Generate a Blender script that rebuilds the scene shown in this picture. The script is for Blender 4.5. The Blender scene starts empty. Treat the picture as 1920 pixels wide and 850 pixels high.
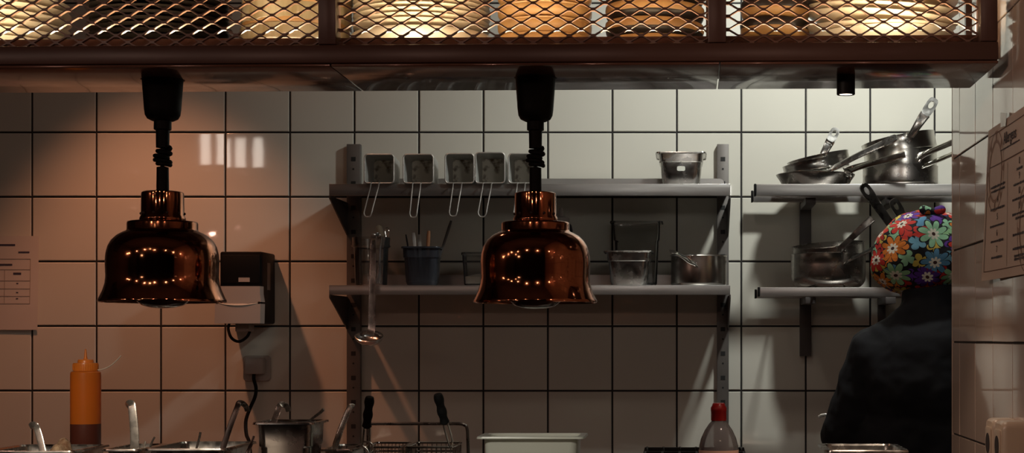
import bpy, bmesh, math, random
from mathutils import Vector, Matrix
random.seed(7)
C = bpy.context.scene.collection
PI = math.pi
H = 1.40                                    # camera height
F, CX, CY = 3025.0, 1290.0, 635.0           # focal length and principal point for the 1920 x 850 frame

def W(px, py, Y):
    return Vector(((px-CX)*Y/F, Y, H+(CY-py)*Y/F))
def XW(px, Y): return (px-CX)*Y/F
def ZW(py, Y): return H+(CY-py)*Y/F

# ------------------------------------------------------------------ materials
def srgb(h):
    out = []
    for v in h:
        v = v/255.0
        out.append(v/12.92 if v <= 0.04045 else ((v+0.055)/1.055)**2.4)
    return (out[0], out[1], out[2], 1)

def mat(name, col, rough=0.5, metal=0.0, coat=0.0, var=0.0, vscale=20.0, bump=0.0, bscale=40.0, rvar=0.0,
        spec=0.5, sheen=0.0, emit=None, estr=0.0, stretch=(1, 1, 1), col2=None, sub=0.0):
    m = bpy.data.materials.new(name); m.use_nodes = True
    nt = m.node_tree; n = nt.nodes; l = nt.links
    b = n['Principled BSDF']
    c = col if len(col) == 4 else (col[0], col[1], col[2], 1)
    b.inputs['Base Color'].default_value = c
    b.inputs['Roughness'].default_value = rough
    b.inputs['Metallic'].default_value = metal
    b.inputs['Coat Weight'].default_value = coat
    b.inputs['Coat Roughness'].default_value = 0.05
    b.inputs['Specular IOR Level'].default_value = spec
    if sheen: b.inputs['Sheen Weight'].default_value = sheen
    if sub:
        b.inputs['Subsurface Weight'].default_value = sub
        b.inputs['Subsurface Radius'].default_value = (0.02, 0.012, 0.008)
    if emit:
        b.inputs['Emission Color'].default_value = (emit[0], emit[1], emit[2], 1)
        b.inputs['Emission Strength'].default_value = estr
    if var or bump or rvar or col2:
        tc = n.new('ShaderNodeTexCoord'); mp = n.new('ShaderNodeMapping')
        mp.inputs['Scale'].default_value = stretch
        l.new(tc.outputs['Object'], mp.inputs['Vector'])
    if var or col2:
        t = n.new('ShaderNodeTexNoise'); t.inputs['Scale'].default_value = vscale; t.inputs['Detail'].default_value = 5
        l.new(mp.outputs['Vector'], t.inputs['Vector'])
        r = n.new('ShaderNodeValToRGB')
        r.color_ramp.elements[0].position = 0.35; r.color_ramp.elements[1].position = 0.68
        lo = col2 if col2 else tuple(v*(1-var) for v in c[:3])+(1,)
        r.color_ramp.elements[0].color = lo if len(lo) == 4 else tuple(lo)+(1,)
        r.color_ramp.elements[1].color = c
        l.new(t.outputs['Fac'], r.inputs['Fac']); l.new(r.outputs['Color'], b.inputs['Base Color'])
    if rvar:
        t2 = n.new('ShaderNodeTexNoise'); t2.inputs['Scale'].default_value = vscale*1.7; t2.inputs['Detail'].default_value = 6
        l.new(mp.outputs['Vector'], t2.inputs['Vector'])
        mr = n.new('ShaderNodeMapRange')
        mr.inputs['From Min'].default_value = 0.3; mr.inputs['From Max'].default_value = 0.7
        mr.inputs['To Min'].default_value = max(0.02, rough-rvar); mr.inputs['To Max'].default_value = rough+rvar
        l.new(t2.outputs['Fac'], mr.inputs['Value']); l.new(mr.outputs['Result'], b.inputs['Roughness'])
    if bump:
        t3 = n.new('ShaderNodeTexNoise'); t3.inputs['Scale'].default_value = bscale; t3.inputs['Detail'].default_value = 3
        l.new(mp.outputs['Vector'], t3.inputs['Vector'])
        bp = n.new('ShaderNodeBump'); bp.inputs['Strength'].default_value = bump; bp.inputs['Distance'].default_value = 0.01
        l.new(t3.outputs['Fac'], bp.inputs['Height']); l.new(bp.outputs['Normal'], b.inputs['Normal'])
    return m

def thin_clear(name, tint=(0.9, 0.9, 0.9), haze=0.15, rough=0.05, hazecol=(0.6, 0.6, 0.6)):
    """thin clear plastic: transparent + fresnel gloss + a little haze"""
    m = bpy.data.materials.new(name); m.use_nodes = True
    nt = m.node_tree; n = nt.nodes; l = nt.links
    n.remove(n['Principled BSDF']); out = n['Material Output']
    tr = n.new('ShaderNodeBsdfTransparent'); tr.inputs['Color'].default_value = tint+(1,)
    gl = n.new('ShaderNodeBsdfGlossy'); gl.inputs['Roughness'].default_value = rough
    gl.inputs['Color'].default_value = (0.9, 0.9, 0.9, 1)
    df = n.new('ShaderNodeBsdfDiffuse'); df.inputs['Color'].default_value = hazecol+(1,)
    lw = n.new('ShaderNodeLayerWeight'); lw.inputs['Blend'].default_value = 0.25
    m1 = n.new('ShaderNodeMixShader'); m1.inputs['Fac'].default_value = haze
    m2 = n.new('ShaderNodeMixShader')
    l.new(tr.outputs[0], m1.inputs[1]); l.new(df.outputs[0], m1.inputs[2])
    l.new(lw.outputs['Fresnel'], m2.inputs['Fac']); l.new(m1.outputs[0], m2.inputs[1]); l.new(gl.outputs[0], m2.inputs[2])
    l.new(m2.outputs[0], out.inputs['Surface'])
    return m

M = {}
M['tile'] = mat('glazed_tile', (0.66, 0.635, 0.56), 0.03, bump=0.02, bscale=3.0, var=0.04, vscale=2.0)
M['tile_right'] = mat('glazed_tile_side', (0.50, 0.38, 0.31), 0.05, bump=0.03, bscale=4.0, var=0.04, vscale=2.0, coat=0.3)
M['grout'] = mat('dark_grout', (0.018, 0.016, 0.016), 0.85)
M['plaster'] = mat('dark_plaster', (0.10, 0.07, 0.06), 0.8, var=0.15, vscale=5)
M['ceil'] = mat('ceiling_paint', (0.12, 0.10, 0.09), 0.8, var=0.1, vscale=4)
M['floor'] = mat('floor_tile', (0.10, 0.07, 0.06), 0.45, var=0.3, vscale=8)
M['brown'] = mat('brown_painted_steel', (0.088, 0.042, 0.031), 0.34, var=0.12, vscale=6, bump=0.015, bscale=60)
M['brown_mesh'] = mat('brown_gloss_mesh', (0.17, 0.09, 0.06), 0.30)
M['brown_gloss'] = mat('brown_lacquer', (0.15, 0.072, 0.05), 0.16, metal=0.2, coat=0.25, rvar=0.05, vscale=14, bump=0.02, bscale=7)
M['copper'] = mat('polished_copper', (0.50, 0.19, 0.095), 0.10, metal=1.0, var=0.25, vscale=9, rvar=0.04, bump=0.01, bscale=30)
M['black_plastic'] = mat('black_plastic', (0.005, 0.0045, 0.0045), 0.5, spec=0.12)
M['black_rubber'] = mat('black_rubber', (0.006, 0.006, 0.006), 0.6, spec=0.15)
M['steel'] = mat('stainless_steel', (0.56, 0.545, 0.52), 0.24, metal=1.0, var=0.12, vscale=25, rvar=0.08)
M['steel_brushed'] = mat('brushed_steel', (0.44, 0.42, 0.405), 0.36, metal=0.85, var=0.05, vscale=12, rvar=0.04, stretch=(0.6, 8, 8))
M['steel_pot'] = mat('polished_pot_steel', (0.50, 0.48, 0.455), 0.17, metal=1.0, var=0.12, vscale=18, rvar=0.06)
def spun(name, col, rough, an, rvar=0.05):
    m = mat(name, col, rough, metal=1.0, var=0.12, vscale=14, rvar=rvar)
    nt = m.node_tree; b = nt.nodes['Principled BSDF']
    b.inputs['Anisotropic'].default_value = an
    tg = nt.nodes.new('ShaderNodeTangent'); tg.direction_type = 'RADIAL'; tg.axis = 'Z'
    nt.links.new(tg.outputs[0], b.inputs['Tangent'])
    return m
M['steel_pot'] = spun('spun_pot_steel', (0.64, 0.62, 0.58), 0.22, 0.6)
M['steel_spun_dark'] = spun('spun_dark_steel', (0.46, 0.43, 0.40), 0.26, 0.6)
M['wire_bright'] = mat('bright_wire', (0.70, 0.69, 0.65), 0.38, metal=0.75)
M['steel_dark'] = mat('dark_pan_steel', (0.30, 0.275, 0.255), 0.30, metal=1.0, var=0.3, vscale=20, rvar=0.1)
M['chrome'] = mat('chrome', (0.72, 0.70, 0.66), 0.12, metal=1.0, rvar=0.05, vscale=30)
M['tool_steel'] = mat('bright_tool_steel', (0.74, 0.72, 0.67), 0.27, metal=0.85, rvar=0.06, vscale=30)
M['galv'] = mat('grey_painted_upright', (0.145, 0.13, 0.12), 0.5, metal=0.3, var=0.15, vscale=20)
M['upright_dark'] = mat('dark_upright', (0.085, 0.072, 0.068), 0.5, metal=0.2, var=0.15, vscale=20)
M['rack_dark'] = mat('dark_slot', (0.008, 0.008, 0.008), 0.7)
M['stain'] = mat('stained_steel', (0.86, 0.82, 0.72), 0.5, col2=(0.16, 0.10, 0.06), vscale=26)
for e_, p_ in zip([x for x in M['stain'].node_tree.nodes if x.type == 'VALTORGB'][0].color_ramp.elements, (0.46, 0.56)): e_.position = p_
M['box_steel'] = mat('dull_box_steel', (0.60, 0.60, 0.57), 0.40, metal=0.25, var=0.2, vscale=30, rvar=0.1)
M['plate_cream'] = mat('cream_glaze', (0.76, 0.68, 0.53), 0.32, var=0.05, vscale=14)
M['plate_black'] = mat('black_glaze', (0.018, 0.014, 0.012), 0.14, coat=0.4)
M['bowl_tan'] = mat('tan_stoneware', (0.58, 0.33, 0.125), 0.40, var=0.22, vscale=22)
M['bowl_black'] = mat('black_stoneware', (0.020, 0.015, 0.013), 0.38)
M['glaze_pale'] = mat('pale_drip_glaze', (0.62, 0.55, 0.38), 0.16, col2=(0.36, 0.28, 0.15), vscale=26, coat=0.4, stretch=(1, 1, 0.25))
M['paper'] = mat('white_paper', (0.62, 0.57, 0.53), 0.8, bump=0.05, bscale=10, var=0.05, vscale=6)
M['paper_warm'] = mat('kraft_paper', (0.50, 0.38, 0.30), 0.62, var=0.06, vscale=8)
M['ink'] = mat('printed_ink', (0.05, 0.04, 0.045), 0.8)
M['ink_blue'] = mat('printed_blue_ink', (0.05, 0.045, 0.075), 0.8)
M['ink_faint'] = mat('faint_print', (0.30, 0.26, 0.24), 0.8)
M['ink_brown'] = mat('brown_print', (0.115, 0.062, 0.045), 0.8)
M['ink_ring'] = mat('faded_brown_print', (0.27, 0.175, 0.13), 0.8)
M['tape'] = mat('clear_tape', (0.55, 0.50, 0.42), 0.3, var=0.2, vscale=60)
M['white_plastic'] = mat('white_plastic', (0.66, 0.65, 0.58), 0.36, sub=0.15)
def translucent(name, col, fac=0.5, gloss=0.06, rough=0.3):
    m = bpy.data.materials.new(name); m.use_nodes = True
    nt = m.node_tree; n = nt.nodes; l = nt.links
    n.remove(n['Principled BSDF']); out = n['Material Output']
    d = n.new('ShaderNodeBsdfDiffuse'); t = n.new('ShaderNodeBsdfTranslucent'); g = n.new('ShaderNodeBsdfGlossy')
    for x in (d, t): x.inputs['Color'].default_value = col+(1,)
    g.inputs['Roughness'].default_value = rough
    a = n.new('ShaderNodeMixShader'); a.inputs[0].default_value = fac
    b = n.new('ShaderNodeMixShader'); lw = n.new('ShaderNodeFresnel'); lw.inputs['IOR'].default_value = 1.45
    l.new(d.outputs[0], a.inputs[1]); l.new(t.outputs[0], a.inputs[2])
    l.new(lw.outputs[0], b.inputs[0]); l.new(a.outputs[0], b.inputs[1]); l.new(g.outputs[0], b.inputs[2]); l.new(b.outputs[0], out.inputs['Surface'])
    return m
M['milky_plastic'] = translucent('milky_plastic', (0.80, 0.79, 0.70), 0.6)
M['grey_plastic'] = mat('grey_white_plastic', (0.40, 0.365, 0.335), 0.4)
M['orange'] = translucent('orange_squeeze_plastic', (0.95, 0.27, 0.03), 0.6)
M['orange_cap'] = translucent('orange_cap_plastic', (0.95, 0.30, 0.04), 0.45)
M['sauce'] = mat('dark_red_sauce', (0.085, 0.022, 0.014), 0.36, coat=0.1)
M['red_cap'] = mat('red_cap_plastic', (0.34, 0.008, 0.008), 0.35)
M['pet'] = thin_clear('clear_bottle_plastic', (0.80, 0.80, 0.80), 0.38, 0.06, (0.46, 0.45, 0.47))
M['clear_tub'] = thin_clear('clear_tub_plastic', (0.93, 0.93, 0.92), 0.06, 0.10, (0.20, 0.19, 0.19))
M['blue_tub'] = thin_clear('blue_grey_tub_plastic', (0.42, 0.44, 0.50), 0.45, 0.25, (0.085, 0.09, 0.11))
M['water_label'] = mat('peach_paper_label', (0.70, 0.44, 0.33), 0.6)
M['white_food'] = mat('white_granules', (0.92, 0.90, 0.82), 0.8, bump=0.3, bscale=200)
M['wood'] = mat('wooden_handle', (0.34, 0.15, 0.07), 0.5, var=0.3, vscale=20, stretch=(1, 1, 0.2))
M['cream_plastic'] = mat('cream_plastic', (0.66, 0.61, 0.47), 0.45)
M['bread'] = mat('bread_crumb', (0.56, 0.42, 0.28), 0.85, col2=(0.24, 0.13, 0.07), vscale=55, bump=0.6, bscale=60)
M['socket'] = mat('beige_socket_plastic', (0.52, 0.40, 0.30), 0.35)
M['socket_dark'] = mat('socket_hole', (0.03, 0.02, 0.018), 0.6)
M['jacket'] = mat('navy_black_cloth', (0.0055, 0.006, 0.0095), 0.85, bump=0.25, bscale=14, var=0.2, vscale=10)
M['trousers'] = mat('black_cloth', (0.010, 0.010, 0.011), 0.9)
M['skin'] = mat('skin', (0.50, 0.28, 0.19), 0.5, sub=0.1)
M['shoe'] = mat('black_leather', (0.012, 0.012, 0.012), 0.4)
M['bulb'] = mat('red_tinted_bulb_glass', (0.10, 0.03, 0.02), 0.08, coat=0.5)
M['lens'] = mat('spot_lens', (0.9, 0.8, 0.7), 0.3, emit=(1.0, 0.80, 0.66), estr=5.0)
M['worktop_dark'] = mat('brown_worktop', (0.15, 0.085, 0.07), 0.55, var=0.2, vscale=10)
M['iron'] = mat('cast_iron', (0.015, 0.014, 0.014), 0.55, metal=0.3)

def cap_material():
    m = bpy.data.materials.new('floral_print_cotton'); m.use_nodes = True
    nt = m.node_tree; n = nt.nodes; l = nt.links
    b = n['Principled BSDF']; b.inputs['Roughness'].default_value = 0.8
    uv = n.new('ShaderNodeTexCoord')
    def math_(op, a, bb=None, clamp=False):
        x = n.new('ShaderNodeMath'); x.operation = op; x.use_clamp = clamp
        for i, v in enumerate((a, bb)):
            if v is None: continue
            if isinstance(v, (int, float)): x.inputs[i].default_value = v
            else: l.new(v, x.inputs[i])
        return x.outputs[0]
    def mix(fac, a, bb):
        x = n.new('ShaderNodeMix'); x.data_type = 'RGBA'
        l.new(fac, x.inputs[0])
        for s, v in ((6, a), (7, bb)):
            if isinstance(v, tuple): x.inputs[s].default_value = v
            else: l.new(v, x.inputs[s])
        return x.outputs[2]
    warp = n.new('ShaderNodeTexNoise'); warp.inputs['Scale'].default_value = 14
    l.new(uv.outputs['UV'], warp.inputs['Vector'])
    wv = n.new('ShaderNodeVectorMath'); wv.operation = 'MULTIPLY_ADD'
    l.new(warp.outputs['Color'], wv.inputs[0]); wv.inputs[1].default_value = (0.012, 0.012, 0); l.new(uv.outputs['UV'], wv.inputs[2])
    def layer(scale, seed, petals, size, thin):
        sc = n.new('ShaderNodeVectorMath'); sc.operation = 'MULTIPLY_ADD'
        l.new(wv.outputs[0], sc.inputs[0]); sc.inputs[1].default_value = (scale, scale, 0); sc.inputs[2].default_value = (seed, seed*1.7, 0)
        vo = n.new('ShaderNodeTexVoronoi'); vo.voronoi_dimensions = '2D'; vo.inputs['Scale'].default_value = 1.0
        vo.inputs['Randomness'].default_value = 0.62
        l.new(sc.outputs[0], vo.inputs['Vector'])
        df = n.new('ShaderNodeVectorMath'); df.operation = 'SUBTRACT'
        l.new(sc.outputs[0], df.inputs[0]); l.new(vo.outputs['Position'], df.inputs[1])
        sp = n.new('ShaderNodeSeparateXYZ'); l.new(df.outputs[0], sp.inputs[0])
        ang = math_('ARCTAN2', sp.outputs['Y'], sp.outputs['X'])
        hue = n.new('ShaderNodeSeparateColor'); l.new(vo.outputs['Color'], hue.inputs[0])
        ang = math_('ADD', ang, math_('MULTIPLY', hue.outputs[1], 6.0))
        cs = math_('ABSOLUTE', math_('COSINE', math_('MULTIPLY', ang, petals/2.0)))
        cs = math_('POWER', cs, 0.6)
        rad = math_('MULTIPLY', math_('ADD', math_('MULTIPLY', cs, 1-thin), thin), size)
        d = vo.outputs['Distance']
        return d, rad, cs, hue
    palette = [(190, 40, 34), (222, 124, 40), (112, 166, 190), (150, 196, 144), (84, 42, 132), (216, 188, 84), (204, 52, 40), (150, 200, 160), (92, 146, 182), (228, 138, 50), (96, 50, 150)]
    def ramp(fac):
        r = n.new('ShaderNodeValToRGB'); r.color_ramp.interpolation = 'CONSTANT'
        els = r.color_ramp.elements
        while len(els) < len(palette): els.new(0.5)
        for i, p in enumerate(palette):
            els[i].position = i/len(palette); els[i].color = srgb(p)
        l.new(fac, r.inputs['Fac']); return r.outputs['Color']
    black = srgb((16, 14, 22))
    # small leaves and petals
    d2, r2, c2, h2 = layer(27.0, 5.3, 4, 0.60, 0.30)
    m2 = math_('LESS_THAN', d2, r2)
    base = mix(m2, black, ramp(h2.outputs[0]))
    # large flowers
    d1, r1, c1, h1 = layer(12.6, 2.9, 8, 0.50, 0.22)
    out1 = math_('LESS_THAN', d1, math_('ADD', r1, 0.055))
    in1 = math_('LESS_THAN', d1, r1)
    base = mix(out1, base, black)
    base = mix(in1, base, ramp(h1.outputs[0]))
    # white inner petals and dark eye
    rin = math_('MULTIPLY', math_('ADD', math_('MULTIPLY', c1, 0.6), 0.4), 0.21)
    base = mix(math_('LESS_THAN', d1, rin), base, srgb((232, 224, 206)))
    base = mix(math_('LESS_THAN', d1, 0.065), base, srgb((70, 40, 34)))
    l.new(base, b.inputs['Base Color'])
    nz = n.new('ShaderNodeTexNoise'); nz.inputs['Scale'].default_value = 26; nz.inputs['Detail'].default_value = 3
    l.new(uv.outputs['Object'], nz.inputs['Vector'])
    bp = n.new('ShaderNodeBump'); bp.inputs['Strength'].default_value = 0.6; bp.inputs['Distance'].default_value = 0.012
    l.new(nz.outputs['Fac'], bp.inputs['Height']); l.new(bp.outputs['Normal'], b.inputs['Normal'])
    return m
M['floral'] = cap_material()

# ------------------------------------------------------------------ mesh helpers
def BM(): return bmesh.new()

def loft(bm, loops, close0=True, close1=True, closed=True):
    rows = [[bm.verts.new(p) for p in lp] for lp in loops]
    k = len(rows[0])
    for a, b in zip(rows, rows[1:]):
        for i in range(k if closed else k-1):
            j = (i+1) % k
            try: bm.faces.new((a[i], a[j], b[j], b[i]))
            except ValueError: pass
    if close0:
        try: bm.faces.new(list(reversed(rows[0])))
        except ValueError: pass
    if close1:
        try: bm.faces.new(rows[-1])
        except ValueError: pass
    return rows

def box(bm, a, b, bev=0.0):
    x0, y0, z0 = (min(a[i], b[i]) for i in range(3)); x1, y1, z1 = (max(a[i], b[i]) for i in range(3))
    t = bmesh.new()
    bmesh.ops.create_cube(t, size=1)
    for v in t.verts:
        v.co = Vector((x0+(v.co.x+.5)*(x1-x0), y0+(v.co.y+.5)*(y1-y0), z0+(v.co.z+.5)*(z1-z0)))
    if bev > 0:
        bmesh.ops.bevel(t, geom=list(t.edges), offset=bev, segments=2, affect='EDGES', profile=0.5)
    merge(bm, t)

def merge(bm, t, mtx=None):
    if mtx is not None: t.transform(mtx)
    me = bpy.data.meshes.new('tmp'); t.to_mesh(me); t.free(); bm.from_mesh(me); bpy.data.meshes.remove(me)

def circle(r, z, n=48, c=(0, 0), ry=None):
    ry = r if ry is None else ry
    return [Vector((c[0]+r*math.cos(2*PI*i/n), c[1]+ry*math.sin(2*PI*i/n), z)) for i in range(n)]

def lathe(bm, prof, c=(0, 0, 0), n=48, close0=True, close1=True, mtx=None):
    """prof: list of (r, z)"""
    t = bm if mtx is None else bmesh.new()
    loft(t, [[Vector((c[0]+max(r, 1e-5)*math.cos(2*PI*i/n), c[1]+max(r, 1e-5)*math.sin(2*PI*i/n), c[2]+z)) for i in range(n)] for r, z in prof], close0, close1)
    if mtx is not None: merge(bm, t, mtx)

def rrect(w, d, r, z, c=(0, 0), seg=5):
    pts = []
    r = min(r, w/2-1e-4, d/2-1e-4)
    for cx, cy, a0 in ((w/2-r, d/2-r, 0), (-w/2+r, d/2-r, PI/2), (-w/2+r, -d/2+r, PI), (w/2-r, -d/2+r, 1.5*PI)):
        for i in range(seg+1):
            a = a0+PI/2*i/seg
            pts.append(Vector((c[0]+cx+r*math.cos(a), c[1]+cy+r*math.sin(a), z)))
    return pts

def frames(pts):
    pts = [Vector(p) for p in pts]
    out = []
    for i, p in enumerate(pts):
        if i == 0: t = pts[1]-pts[0]
        elif i == len(pts)-1: t = pts[-1]-pts[-2]
        else: t = (pts[i+1]-p).normalized()+(p-pts[i-1]).normalized()
        out.append((p, t.normalized()))
    return out

def tube(bm, pts, r, n=10, cyclic=False, caps=True):
    fr = frames(pts)
    rr = r if isinstance(r, (list, tuple)) else [r]*len(fr)
    up = Vector((0, 0, 1))
    if abs(fr[0][1].dot(up)) > 0.9: up = Vector((1, 0, 0))
    loops = []
    u = None
    for (p, t), q in zip(fr, rr):
        if u is None: u = (up - t*up.dot(t)).normalized()
        else:
            u = u - t*u.dot(t)
            u = u.normalized() if u.length > 1e-6 else up
        v = t.cross(u)
        loops.append([p+(u*math.cos(2*PI*i/n)+v*math.sin(2*PI*i/n))*q for i in range(n)])
    if cyclic: loops.append(loops[0])
    loft(bm, loops, caps and not cyclic, caps and not cyclic)

def ribbon(bm, pts, w, t, hint=(0, -1, 0), seg=8, pw=4.0):
    """sweep a rounded rectangle: width w across, thickness t along hint direction"""
    fr = frames(pts)
    ww = w if isinstance(w, (list, tuple)) else [w]*len(fr)
    tt = t if isinstance(t, (list, tuple)) else [t]*len(fr)
    h = Vector(hint)
    loops = []
    n = seg*2
    for (p, d), a, b in zip(fr, ww, tt):
        nn = h - d*h.dot(d)
        if nn.length < 1e-4: nn = d.orthogonal()
        nn.normalize(); s = d.cross(nn)
        lp = []
        for i in range(n):
            ang = 2*PI*i/n
            cc, ss = math.cos(ang), math.sin(ang)
            x = math.copysign(abs(cc)**(2/pw), cc)*a/2; y = math.copysign(abs(ss)**(2/pw), ss)*b/2
            lp.append(p+s*x+nn*y)
        loops.append(lp)
    loft(bm, loops)

def smooth_path(pts, n=6):
    """Catmull-Rom through points"""
    P = [Vector(p) for p in pts]
    P = [P[0]*2-P[1]]+P+[P[-1]*2-P[-2]]
    out = []
    for i in range(1, len(P)-2):
        for k in range(n):
            t = k/n
            a, b, c, d = P[i-1], P[i], P[i+1], P[i+2]
            out.append(0.5*((2*b)+(c-a)*t+(2*a-5*b+4*c-d)*t*t+(3*b-a-3*c+d)*t**3))
    out.append(P[-2]); return out

def ball(bm, c, r, seg=16, sc=(1, 1, 1), mtx=None):
    t = bmesh.new(); bmesh.ops.create_uvsphere(t, u_segments=seg, v_segments=max(6, seg//2), radius=r)
    m = Matrix.Translation(Vector(c)) @ (mtx if mtx is not None else Matrix.Identity(4)) @ Matrix.Diagonal((sc[0], sc[1], sc[2], 1))
    merge(bm, t, m)

def capsule(bm, p0, p1, r0, r1, n=14):
    p0 = Vector(p0); p1 = Vector(p1)
    d = (p1-p0); L = d.length; d.normalize()
    pts = []; rs = []
    for k in range(5):
        a = PI/2*k/4
        pts.append(p0-d*r0*math.cos(a)); rs.append(max(r0*math.sin(a), r0*0.02))
    for k in range(5):
        a = PI/2*k/4
        pts.append(p1+d*r1*math.sin(a)); rs.append(max(r1*math.cos(a), r1*0.02))
    u = d.orthogonal().normalized(); v = d.cross(u)
    loft(bm, [[p+(u*math.cos(2*PI*i/n)+v*math.sin(2*PI*i/n))*q for i in range(n)] for p, q in zip(pts, rs)])

def mk(name, bm, m, parent=None, off=None, smooth=True, angle=40):
    if off is not None: bmesh.ops.translate(bm, verts=bm.verts, vec=-Vector(off))
    bmesh.ops.recalc_face_normals(bm, faces=bm.faces)
    me = bpy.data.meshes.new(name); bm.to_mesh(me); bm.free()
    mats = m if isinstance(m, (list, tuple)) else [m]
    for x in mats: me.materials.append(x)
    if smooth:
        me.polygons.foreach_set('use_smooth', [True]*len(me.polygons))
        try: me.set_sharp_from_angle(angle=math.radians(angle))
        except Exception: pass
    o = bpy.data.objects.new(name, me); C.objects.link(o)
    if parent is not None: o.parent = parent
    return o

class Thing:
    """an Empty at the base of a thing; parts are authored in world coordinates"""
    def __init__(s, name, label, cat, loc, group=None):
        o = bpy.data.objects.new(name, None); C.objects.link(o)
        o.location = loc; o.empty_display_size = 0.05
        o['label'] = label; o['category'] = cat
        if group: o['group'] = group
        s.o = o; s.loc = Vector(loc)
    def part(s, name, bm, m, label=None, parent=None, smooth=True, angle=40):
        c = mk(name, bm, m, parent or s.o, s.loc, smooth, angle)
        if label: c['label'] = label
        return c

def dup(root, loc, label, group=None):
    r = root.copy(); C.objects.link(r); r.location = loc; r['label'] = label
    if group: r['group'] = group
    for ch in list(root.children):
        c = ch.copy(); C.objects.link(c); c.parent = r
        for g in list(ch.children):
            d = g.copy(); C.objects.link(d); d.parent = c
    return r

def single(name, bm, m, label, cat, loc, group=None, smooth=True, angle=40, local=False):
    o = mk(name, bm, m, None, None if local else loc, smooth, angle); o.location = loc
    o['label'] = label; o['category'] = cat
    if group: o['group'] = group
    return o

def struct(name, bm, m, smooth=False):
    o = mk(name, bm, m, None, None, smooth); o['kind'] = 'structure'; return o

# ------------------------------------------------------------------ the room
XR = 0.579                                   # side wall face
YE = 3.535                                   # its far end
XL, XB, ZT = -3.4, 2.2, 2.86

def tile_faces(bm, org, u, v, nrm, us, vs, mi, gap=0.0056, bev=0.0022):
    for i in range(len(us)-1):
        for j in range(len(vs)-1):
            u0, u1, v0, v1 = us[i]+gap/2, us[i+1]-gap/2, vs[j]+gap/2, vs[j+1]-gap/2
            if u1-u0 < 0.01 or v1-v0 < 0.01: continue
            ta, tb = random.uniform(-1, 1)*0.0004, random.uniform(-1, 1)*0.0004
            def P(a, b, d): return org+u*a+v*b+nrm*d
            back = [bm.verts.new(P(a, b, -0.004)) for a, b in ((u0, v0), (u1, v0), (u1, v1), (u0, v1))]
            mid = [bm.verts.new(P(a, b, -0.0016)) for a, b in ((u0, v0), (u1, v0), (u1, v1), (u0, v1))]
            fr = [bm.verts.new(P(a, b, (ta if k in (0, 3) else -ta)+(tb if k in (0, 1) else -tb)))
                  for k, (a, b) in enumerate(((u0+bev, v0+bev), (u1-bev, v0+bev), (u1-bev, v1-bev), (u0+bev, v1-bev)))]
            fs = [bm.faces.new(fr)]
            for k in range(4):
                q = (k+1) % 4
                fs.append(bm.faces.new((mid[k], mid[q], fr[q], fr[k]))); fs.append(bm.faces.new((back[k], back[q], mid[q], mid[k])))
            for f in fs: f.material_index = mi

def steps(x0, step, lo, hi):
    k = math.ceil((lo-x0)/step)
    out = [lo]
    while x0+k*step < hi-1e-6:
        if x0+k*step > lo+1e-6: out.append(x0+k*step)
        k += 1
    out.append(hi); return out

bm = BM(); box(bm, (XL, 5.004, 0), (XB, 5.2, ZT))
tile_faces(bm, Vector((0, 5.0, 0)), Vector((1, 0, 0)), Vector((0, 0, 1)), Vector((0, -1, 0)),
           steps(-0.0347, 0.19988, XL, XB), steps(H+0.038, 0.2004, 0, ZT), 1)
struct('wall_back', bm, [M['grout'], M['tile']])
bm = BM(); box(bm, (XR+0.004, 1.2, 0), (XR+0.16, YE, ZT))
tile_faces(bm, Vector((XR, 0, 0)), Vector((0, 1, 0)), Vector((0, 0, 1)), Vector((-1, 0, 0)),
           steps(3.44, 0.188, 1.2, YE), steps(H-0.008, 0.2, 0, ZT), 1, gap=0.0036, bev=0.0009)
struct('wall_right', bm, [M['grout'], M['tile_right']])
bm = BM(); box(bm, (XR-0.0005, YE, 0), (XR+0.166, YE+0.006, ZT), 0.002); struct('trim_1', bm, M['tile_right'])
bm = BM(); box(bm, (XL-0.2, 1.2, 0), (XL, 5.2, ZT)); struct('wall_left', bm, M['plaster'])
bm = BM(); box(bm, (XB, 1.2, 0), (XB+0.2, 5.2, ZT)); struct('wall_far_right', bm, M['plaster'])
bm = BM(); box(bm, (-5.2, -3.5, -0.1), (3.2, 5.2, 0)); struct('floor', bm, M['floor'])
bm = BM(); box(bm, (XL-0.2, 1.2, ZT), (XB+0.2, 5.2, ZT+0.1)); struct('ceiling', bm, M['ceil'])

bm = BM(); box(bm, (-5.2, -3.5, 0), (3.2, -3.3, 3.4)); struct('wall_front', bm, M['plaster'])
bm = BM(); box(bm, (-5.2, -3.3, 0), (-5.0, 1.2, 3.4)); struct('wall_dining_left', bm, M['plaster'])
bm = BM(); box(bm, (3.0, -3.3, 0), (3.2, 1.2, 3.4)); struct('wall_dining_right', bm, M['plaster'])
bm = BM(); box(bm, (-5.2, -3.5, 3.4), (3.2, 1.2, 3.5)); struct('ceiling_dining', bm, M['plaster'])
bm = BM(); box(bm, (-5.2, 1.2, ZT+0.1), (3.2, 1.3, 3.5)); box(bm, (-5.2, 1.2, 0), (XL-0.2, 1.3, ZT+0.1)); box(bm, (XB+0.2, 1.2, 0), (3.2, 1.3, ZT+0.1)); struct('wall_between', bm, M['plaster'])
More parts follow.
